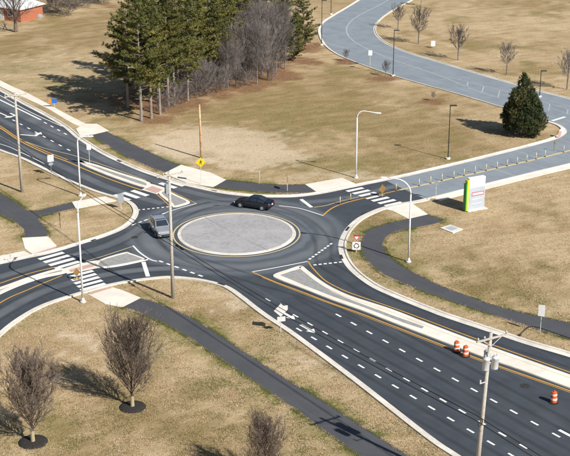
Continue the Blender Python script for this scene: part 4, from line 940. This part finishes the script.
# ------------------------------------------------------------------ trees
class Fast:                              # thin three-sided twigs and blade triangles, straight to numpy lists
    def __init__(s): s.v = []; s.f = []
    def seg(s, a, b, ra, rb, k=3):
        t = (b - a); 
        if t.length < 1e-6: return
        t.normalize(); u = t.cross(Vector((0.3, 0.9, 0.2))).normalized(); w = t.cross(u); n = len(s.v)
        for p, r in ((a, ra), (b, rb)):
            for j in range(k):
                q = 2 * math.pi * j / k; s.v.append(p + (u * math.cos(q) + w * math.sin(q)) * r)
        for j in range(k): s.f.append((n + j, n + (j + 1) % k, n + k + (j + 1) % k, n + k + j))
    def tri(s, a, b, c): n = len(s.v); s.v += [a, b, c]; s.f.append((n, n + 1, n + 2))
    def build(s, name, mat, parent):
        me = bpy.data.meshes.new(name); me.from_pydata([tuple(v) for v in s.v], [], s.f); me.materials.append(mat)
        o = bpy.data.objects.new(name, me); COL.objects.link(o); o.parent = parent; return o
def rv(r): 
    while True:
        v = Vector((r.uniform(-1, 1), r.uniform(-1, 1), r.uniform(-1, 1)))
        if 0.05 < v.length < 1: return v
def tuft(F, c, out, r, n, L, w, flat=0.5):
    for _ in range(n):
        d = (rv(r) + out * 0.9); d.z *= flat; d.normalize()
        s_ = d.cross(Vector((r.uniform(-1, 1), r.uniform(-1, 1), r.uniform(-1, 1)))).normalized() * w * r.uniform(0.6, 1.3)
        l = L * r.uniform(0.6, 1.3); b0 = c + rv(r) * 0.12
        F.tri(b0 - s_, b0 + s_, b0 + d * l)
def pine(seed, h, clear=0.28, spread=0.23):
    r = random.Random(seed); o = empty('pine_tree', (0, 0, 0)); tr = Fast(); cr = Fast(); lb = tr
    lean = Vector((r.uniform(-0.04, 0.04), r.uniform(-0.04, 0.04), 0)); pos = lambda z: Vector((0, 0, z)) + lean * z * (z / h)
    K = 10
    for i in range(K):
        z0, z1 = h * i / K, h * (i + 1) / K; R = lambda z: 0.2 * (1 - z / h) ** 0.8 + 0.02
        tr.seg(pos(z0) - Vector((0, 0, 0.15 if i == 0 else 0)), pos(z1), R(z0), R(z1), 7)
    z = h * clear * 0.7
    while z < h * 0.985:
        t = max(0.0, (z / h - clear) / (1 - clear)); prof = (0.55 + 0.45 * min(1, t * 5)) * (1 - t) ** 0.72 + 0.06
        if z < h * clear: prof = 0.35 * r.random()
        for _ in range(r.choice((4, 5, 6, 7, 8))):
            a = r.uniform(0, 2 * math.pi); Lb = h * spread * prof * r.uniform(0.5, 1.4); el = r.uniform(-0.08, 0.3) + 0.35 * t
            d = Vector((math.cos(a), math.sin(a), el)).normalized(); b0 = pos(z + r.uniform(-0.2, 0.2)); e = b0 + d * Lb + Vector((0, 0, 0.06 * Lb))
            mid = b0.lerp(e, 0.55) - Vector((0, 0, 0.05 * Lb)); lb.seg(b0, mid, 0.045, 0.03); lb.seg(mid, e, 0.03, 0.012)
            if z < h * clear and r.random() < 0.75: continue
            side = Vector((-d.y, d.x, 0)); nt_ = max(4, int(Lb * 4.2))
            for k in range(nt_):
                u = 0.28 + 0.74 * (k + r.random()) / nt_; base = (b0.lerp(mid, u / 0.55) if u < 0.55 else mid.lerp(e, min(1.05, (u - 0.55) / 0.45)))
                c = base + side * r.uniform(-1, 1) * Lb * 0.2 * (1.2 - abs(u - 0.6)) + Vector((0, 0, r.uniform(-0.08, 0.14)))
                tuft(cr, c, d * 0.4 + Vector((0, 0, 0.5)), r, 9, 0.42, 0.065, 0.7); tuft(cr, c + rv(r) * 0.25, Vector((0, 0, 0.6)), r, 5 if r.random() < 0.6 else 0, 0.36, 0.06, 0.8)
        z += r.uniform(0.5, 0.85) * h / 17
    tr.build('trunk', M['pine_bark'], o); cr.build('crown', M['needle'], o)
    return o
def place(proto, first, base, s, rz, lab, cat='tree', group=None, sink=0.0):
    o = proto if first else copy_tree(proto)
    g_ = P(*base) if not isinstance(base, Vector) else base
    o.location = (g_.x, g_.y, -sink); o.rotation_euler = (0, 0, rz); o.scale = (s, s, s)
    if 'label' in o: del o['label']
    return tag(o, lab, cat, group)
pines = [pine(11, 17.0), pine(23, 18.5, 0.26, 0.2), pine(37, 16.0, 0.3, 0.25), pine(52, 14.0, 0.1, 0.25)]
used = [False] * 4
front = [(141.5, 121, 0, 1.05), (151.5, 118.5, 1, 0.96), (160, 114.5, 0, 0.95), (168.5, 107, 1, 1.0), (174.5, 104.5, 2, 1.0), (188, 101, 1, 0.9)]
rear = [(128, 108, 2, 1.0), (140, 100, 1, 1.02), (158, 98, 2, 1.02), (178, 92, 0, 1.0), (196, 88, 2, 0.98), (208, 78, 1, 1.0), (222, 70, 0, 1.0), (238, 60, 2, 0.95), (180, 74, 1, 1.05), (154, 82, 0, 1.0), (205, 58, 2, 1.1), (258, 48, 1, 0.95), (276, 40, 0, 1.0), (236, 40, 1, 1.0), (226, 76, 1, 0.85), (244, 58, 0, 0.9), (262, 50, 2, 0.9), (216, 84, 0, 0.8)]
for i, (x, y, k, s) in enumerate(front):
    place(pines[k], not used[k], (x, y), s, i * 1.3, ORD[i] + ' pine from the left along the near edge of the grove', group='pines of the grove'); used[k] = True
for i, (x, y, k, s) in enumerate(rear):
    place(pines[k], not used[k], (x, y), s, i * 2.1 + 0.4, 'tall dense green pine standing deep inside the grove', group='pines deep in the grove'); used[k] = True
low = [(294, 61, 0.62, 'low dense pine at the right end of the grove'), (303, 47, 0.8, 'dense pine beside the bend of the park road'), (286, 48, 0.8, 'dense pine just behind the right end of the grove')]
for i, (x, y, s, lab) in enumerate(low):
    place(pines[3], not used[3], (x, y), s, i * 1.9, lab, group='pines of the grove'); used[3] = True

def cedar(h, wd):
    r = random.Random(4); o = empty('evergreen_tree', (0, 0, 0)); F = Fast(); tr = Fast()
    tr.seg(Vector((0, 0, -0.1)), Vector((0, 0, h * 0.5)), 0.2, 0.12, 7); tr.seg(Vector((0, 0, h * 0.5)), Vector((0, 0, h * 0.9)), 0.12, 0.02, 6)
    blobs_ = [(0.0, 0.0, h * 0.8, 0.9, h * 0.2), (0.35, -0.2, h * 0.66, 1.25, h * 0.2), (-0.75, 0.1, h * 0.6, 1.1, h * 0.2)]
    for i in range(26):
        t = (i + 0.5) / 26; z = h * (0.1 + 0.55 * t); a = i * 2.4; R = wd / 2 * (0.72 - 0.42 * max(0, t - 0.25)) * r.uniform(0.75, 1.1)
        q = r.uniform(0.8, 1.25); blobs_.append((math.cos(a) * R, math.sin(a) * R, z, q, q * r.uniform(0.8, 1.25)))
    for x, y, z, rx, rz_ in blobs_:
        tr.seg(Vector((0, 0, max(0.3, z - 1.0))), Vector((x, y, z)), 0.05, 0.015)
        for k in range(int(190 * rx * rx)):
            d = rv(r).normalized(); u = r.random() ** 0.45
            c = Vector((x + d.x * rx * u, y + d.y * rx * u, max(0.12, z + d.z * rz_ * u)))
            tuft(F, c, d * 0.5 + Vector((0, 0, 0.8)), r, 6, 0.4, 0.075, 0.9)
    for k in range(60):
        x = r.uniform(-0.25, 0.25); F_c = Vector((x, r.uniform(-0.25, 0.25), h * r.uniform(0.88, 1.0))); tuft(F, F_c, Vector((0, 0, 1)), r, 6, 0.4, 0.07, 1.2)
    tr.build('trunk', M['pine_bark'], o); F.build('crown', M['spruce'], o)
    return o
hC = height_of((522, 137), 77)
place(cedar(hC, 6.3), True, (521, 134), 1.0, 0.5, 'dense dark evergreen tree standing alone at the right')

def bare_tree(seed, h, wd, name='bare_tree', bark='grey_bark', twig='grey_bark', stub=False, trunk=0.14, n=(36, 11, 7), fork=0.13, ang=(0.3, 0.85), tw=0.011, up=0.5, peak=0.45):
    """leader with ascending limbs that fill an oval crown; every limb carries branches, every branch twigs"""
    r = random.Random(seed); o = empty(name, (0, 0, 0)); tr = Fast(); cr = Fast()
    def stick(p, d, L, ra, k, pull, wob):
        pts = [p]
        for i in range(k):
            d = (d + rv(r) * wob + Vector((0, 0, pull / k))).normalized(); q = pts[-1] + d * (L / k)
            cr.seg(pts[-1], q, max(tw * 0.7, ra * (1 - 0.8 * i / k)), max(tw * 0.6, ra * (1 - 0.8 * (i + 1) / k)), 3); pts.append(q)
        return pts
    def at(pts, u):
        k = len(pts) - 1; i = min(k - 1, int(u * k)); f = u * k - i; return pts[i].lerp(pts[i + 1], f), (pts[i + 1] - pts[i]).normalized()
    def aside(d, a):
        t = r.uniform(0, 2 * math.pi); s_ = d.cross(Vector((math.cos(t), math.sin(t), 0.15))).normalized(); return (d * math.cos(a) + s_ * math.sin(a)).normalized()
    zf = h * fork; tr.seg(Vector((0, 0, -0.1)), Vector((0, 0, zf)), trunk * 1.15, trunk, 8)
    lead = stick(Vector((0, 0, zf)), Vector((0, 0, 1)), h * 0.8 - zf, trunk * 0.8, 6, 0.3, 0.05)
    for i in range(n[0]):
        u = (i / n[0]) ** 1.3 * 0.85; p, _ = at(lead, u); a = i * 2.4 + r.uniform(-0.4, 0.4)
        th = (ang[1] + (ang[0] - ang[1]) * u) * r.uniform(0.75, 1.15)
        env = wd / 2 * (0.6 + 0.4 * math.sin(math.pi * min(1, 0.25 + u * peak * 2)))
        L = min(env / max(0.3, math.sin(th)), (h - p.z) / max(0.35, math.cos(th) + 0.12)) * r.uniform(0.75, 1.08)
        limb = stick(p, Vector((math.cos(a) * math.sin(th), math.sin(a) * math.sin(th), math.cos(th))), L, trunk * 0.3, 5, up, 0.1)
        for k in range(n[1]):
            v = 0.15 + 0.85 * (k + r.random()) / n[1]; q, d = at(limb, v)
            br_ = stick(q, aside(d, r.uniform(0.3, 0.75)), L * r.uniform(0.2, 0.42) * (1.15 - 0.6 * v), trunk * 0.11, 3, up * 0.8, 0.14)
            for m_ in range(n[2]):
                q2, d2 = at(br_, r.uniform(0.15, 1.0)); stick(q2, aside(d2, r.uniform(0.25, 0.8)), L * r.uniform(0.07, 0.18), tw, 2, up * 0.5, 0.2)
    tr.build('trunk', M['stub_trunk'] if stub else M[bark], o); cr.build('crown', M[twig], o)
    return o
ft = [bare_tree(5, 8.0, 5.6, twig='brown_twig', stub=True, trunk=0.15, n=(48, 13, 8), ang=(0.15, 0.8), tw=0.014), bare_tree(9, 7.6, 5.4, twig='brown_twig', stub=True, trunk=0.15, n=(48, 13, 8), ang=(0.15, 0.85), tw=0.014)]
h1 = height_of((133, 407), 318); h2 = height_of((33, 442), 352); h3 = height_of((266, 482), 414)
place(ft[0], True, (132.5, 407), h1 / 8.0, 0.3, 'bare rounded tree in a dark mulch ring, the middle one at lower left')
place(ft[1], True, (33, 442), h2 / 7.6, 1.0, 'bare rounded tree in a dark mulch ring at the lower left corner')
place(ft[0], False, (266, 484), h3 / 8.0 , 2.5, 'bare tree whose crown rises from the bottom edge beside the near path')
for q, r_ in (((132.5, 407), 1.15), ((33, 442), 1.2), ((266, 484), 1.2)):
    c = P(*q); mbm = MB(); mbm.lathe([(r_ , 0.0), (r_ * 0.97, 0.05), (r_ * 0.6, 0.1), (0.1, 0.12)], 22, (c.x, c.y, 0.0)); mbm.build('mulch_ring', M['mulch'], ground, True)
    HARD.append(np.array([(c.x + r_ * math.cos(a), c.y + r_ * math.sin(a)) for a in np.linspace(0, 6.28, 20)]))

thick = [bare_tree(31, 11.0, 4.6, 'thicket_tree', 'pale_bark', 'pale_bark', trunk=0.12, n=(26, 11, 6), fork=0.2, ang=(0.15, 0.55), tw=0.014, up=0.4), bare_tree(32, 9.5, 5.0, 'thicket_tree', 'pale_bark', 'pale_bark', trunk=0.12, n=(26, 11, 6), fork=0.14, ang=(0.2, 0.75), tw=0.014, up=0.35), bare_tree(33, 5.0, 4.6, 'leafless_bush', 'pale_bark', 'pale_bark', trunk=0.06, n=(28, 9, 6), fork=0.03, ang=(0.2, 1.0), tw=0.013, up=0.3)]
tu = [False] * 3
tt = [(257, 84, 0, 0.98), (246, 82, 1, 1.0), (268, 80, 1, 1.02), (236, 86, 1, 0.85), (276, 74, 0, 0.95), (285, 69, 1, 0.9), (250, 74, 0, 1.05), (264, 68, 0, 1.08), (228, 88, 1, 0.8), (240, 74, 0, 0.95), (280, 60, 0, 0.95), (222, 83, 1, 0.85), (232, 79, 0, 0.85), (254, 77, 1, 1.0), (262, 75, 1, 0.95), (272, 69, 1, 1.0), (247.5, 66, 1, 1.05), (258, 61, 0, 1.0), (270, 57, 1, 1.05), (284, 54, 1, 0.95)]
tf = sorted(q[0] for q in tt if q[1] >= {228: 88, 236: 86, 246: 82, 257: 84, 268: 80, 276: 74, 285: 69}.get(q[0], 999))
for i, (x, y, k, s) in enumerate(tt):
    lab = (ORD[tf.index(x)] + ' grey leafless tree from the left in the front row of the thicket') if x in tf else 'grey leafless tree standing in the back row of the thicket'
    place(thick[k], not tu[k], (x, y), s, i * 1.7, lab, group='leafless trees at the grove edge'); tu[k] = True
bushes = [(197, 99, 1.0), (208, 96, 1.05), (218, 93, 0.9), (203, 92, 1.1), (182, 104, 0.8), (224, 91, 0.8), (214, 86, 1.1), (190, 96, 1.0), (165, 112, 0.7), (176, 107, 0.75), (240, 88, 0.6), (250, 86, 0.5), (272, 81, 0.55), (231, 84, 0.8), (243, 80, 0.85), (253, 80, 0.8), (263, 76, 0.85), (273, 72, 0.8), (281, 68, 0.8)]
bx = sorted(q[0] for q in bushes)
for i, (x, y, s) in enumerate(bushes):
    place(thick[2], not tu[2], (x, y), s, i * 1.1, ORD[bx.index(x)] + ' grey leafless bush from the left under the pines', 'bush', 'leafless bushes under the pines'); tu[2] = True

yt = [bare_tree(61, 5.0, 3.8, 'young_tree', 'pale_bark', 'pale_bark', trunk=0.085, n=(24, 9, 5), fork=0.27, ang=(0.2, 0.95), tw=0.016), bare_tree(62, 5.0, 3.5, 'young_tree', 'pale_bark', 'pale_bark', trunk=0.085, n=(24, 9, 5), fork=0.3, ang=(0.2, 1.0), tw=0.016)]
yu = [False, False]
YT = [(458, 60, 26, 'young bare tree beyond the park road, left of three in the field'), (506.5, 74.5, 43, 'young bare tree beyond the park road, middle of three in the field'), (567, 89.5, 50, 'young bare tree beyond the park road at the right edge'), (418.5, 44, 8, 'young bare tree just right of the park road bend'), (398, 29, 4, 'slender bare tree inside the bend of the park road'), (421, 6, -12, 'bare tree at the top edge right of the park road'), (346, 61.5, 49, 'small sapling on the near side of the park road bend'), (385.5, 76.5, 61, 'small sapling beside the dark lamp post on the park road'), (433, 101, 91, 'tiny sapling in the near field below the park road')]
for i, (x, y, yt_, lab) in enumerate(YT):
    k = i % 2; place(yt[k], not yu[k], (x, y), height_of((x, y), yt_) / 5.0, i * 1.5, lab, group='young bare trees around the park road'); yu[k] = True
big = bare_tree(71, 7.0, 8.0, 'bare_tree', 'brown_twig', 'brown_twig', trunk=0.24, n=(20, 9, 5), fork=0.18, ang=(0.3, 1.15), tw=0.014, up=0.4)
place(big, True, (16, 32), 1.4, 0.2, 'dark spreading bare tree in front of the brick house')
hedge = bare_tree(91, 5.5, 7.0, 'leafless_bush', 'grey_bark', 'grey_bark', trunk=0.07, n=(40, 11, 7), fork=0.03, ang=(0.2, 1.0), tw=0.017, up=0.3)
hb = [(69, 16, 1.15, 'broad leafless bush right of the brick house'), (56, 12, 1.0, 'leafless bush between the brick house and the broad bush'), (48, 8, 1.0, 'leafless bush behind the boulder by the house'), (84, 8, 1.0, 'leafless bush at the top edge right of the broad bush'), (104, 4, 1.2, 'leafless bush at the top edge beside the pines')]
for i, (x, y, s, lab) in enumerate(hb): place(hedge, i == 0, (x, y), s, i * 0.9 + 3, lab, 'bush', 'leafless bushes by the house')

# ------------------------------------------------------------------ grass tufts (uncountable)
def inside(x, y, poly):
    c = np.zeros(x.shape, bool); n = len(poly); j = n - 1
    bx0, by0 = poly.min(0); bx1, by1 = poly.max(0); sel = np.where((x > bx0) & (x < bx1) & (y > by0) & (y < by1))[0]
    if len(sel) == 0: return c
    xx, yy = x[sel], y[sel]; cc = np.zeros(len(sel), bool)
    for i in range(n):
        xi, yi = poly[i]; xj, yj = poly[j]
        if yi != yj:
            k = ((yi > yy) != (yj > yy)) & (xx < (xj - xi) * (yy - yi) / (yj - yi) + xi); cc ^= k
        j = i
    c[sel] = cc; return c
def tufts(n):
    px = rs.uniform(-25, 595, n); py = rs.uniform(0, 1, n) ** 0.62 * 470 - 4
    u = (px - 285) / FPX; v = -(py - 228) / FPX; dz = -sp + v * cp; t = -CAM_H / dz; x = u * t; y = (cp + v * sp) * t
    keep = np.ones(n, bool)
    for pl in HARD: keep &= ~inside(x, y, pl)
    x, y = x[keep], y[keep]; f = fbm(x + 40, y, 0.7); k2 = rs.rand(len(x)) < np.clip((f - 0.28) * 3, 0.08, 1); x, y = x[k2], y[k2]
    q2 = np.random.RandomState(3); nb = np.roll(edge_pts, -1, 0); ii = q2.randint(0, len(edge_pts) - 1, 34000); tt_ = q2.rand(34000, 1)
    ok = np.hypot(*(nb[ii] - edge_pts[ii]).T) < 4; ep = (edge_pts[ii] * (1 - tt_) + nb[ii] * tt_)[ok] + q2.normal(0, 0.09, (int(ok.sum()), 2))
    on = np.zeros(len(ep), bool)
    for pl in NOGRASS: on |= inside(ep[:, 0], ep[:, 1], pl)
    ep = ep[~on]; x, y = np.concatenate([x, ep[:, 0]]), np.concatenate([y, ep[:, 1]])
    gr_, sa_, li_, ol_ = masks(x, y); k3 = rs.rand(len(x)) > sa_ * 0.75; x, y, gr_, li_, ol_ = x[k3], y[k3], gr_[k3], li_[k3], ol_[k3]
    m = len(x); V = []; C = []
    tan = np.array([(0.52, 0.4, 0.25), (0.42, 0.31, 0.18), (0.58, 0.46, 0.3), (0.33, 0.24, 0.13)])[rs.randint(0, 4, m)]
    gcol = np.array([(0.13, 0.15, 0.045), (0.19, 0.175, 0.06), (0.1, 0.12, 0.035)])[rs.randint(0, 3, m)]
    tan = tan * (1 - ol_[:, None] * np.array([0.3, 0.3, 0.38])); isg = rs.rand(m) < gr_ + 0.12 * ol_; col = np.where(isg[:, None], gcol, tan) * rs.uniform(0.8, 1.15, (m, 1))
    for b in range(4):
        a = rs.uniform(0, 2 * np.pi, m); L = rs.uniform(0.04, 0.12, m); le = rs.uniform(0.4, 1.2, m) * L; w = rs.uniform(0.01, 0.026, m)
        ox, oy = rs.uniform(-0.1, 0.1, (2, m)); ca_, sa2 = np.cos(a), np.sin(a)
        p0 = np.stack([x + ox - sa2 * w, y + oy + ca_ * w, np.zeros(m)], 1); p1 = np.stack([x + ox + sa2 * w, y + oy - ca_ * w, np.zeros(m)], 1)
        p2 = np.stack([x + ox + ca_ * le, y + oy + sa2 * le, L * 0.8], 1)
        V.append(np.stack([p0, p1, p2], 1)); C.append(np.repeat(col[:, None, :], 3, 1))
    V = np.concatenate(V).reshape(-1, 3); C = np.concatenate(C).reshape(-1, 3); nt_ = len(V) // 3
    me = bpy.data.meshes.new('grass'); me.vertices.add(len(V)); me.vertices.foreach_set('co', V.ravel())
    me.loops.add(len(V)); me.loops.foreach_set('vertex_index', np.arange(len(V))); me.polygons.add(nt_); me.polygons.foreach_set('loop_start', np.arange(nt_) * 3)
    me.update(calc_edges=True)
    at = me.color_attributes.new('blade', 'FLOAT_COLOR', 'POINT'); at.data.foreach_set('color', np.concatenate([C, np.ones((len(C), 1))], 1).ravel())
    mt = bpy.data.materials.new('grass_blades'); mt.use_nodes = True; N = mt.node_tree.nodes; a_ = N.new('ShaderNodeAttribute'); a_.attribute_name = 'blade'
    b_ = N['Principled BSDF']; b_.inputs['Roughness'].default_value = 0.9; b_.inputs['Specular IOR Level'].default_value = 0.1; mt.node_tree.links.new(a_.outputs['Color'], b_.inputs['Base Color'])
    me.materials.append(mt); o = bpy.data.objects.new('grass', me); COL.objects.link(o)
    tag(o, 'tan and green winter grass tufts covering the open ground', 'grass', kind='stuff'); print('tufts', m)
tufts(300000)
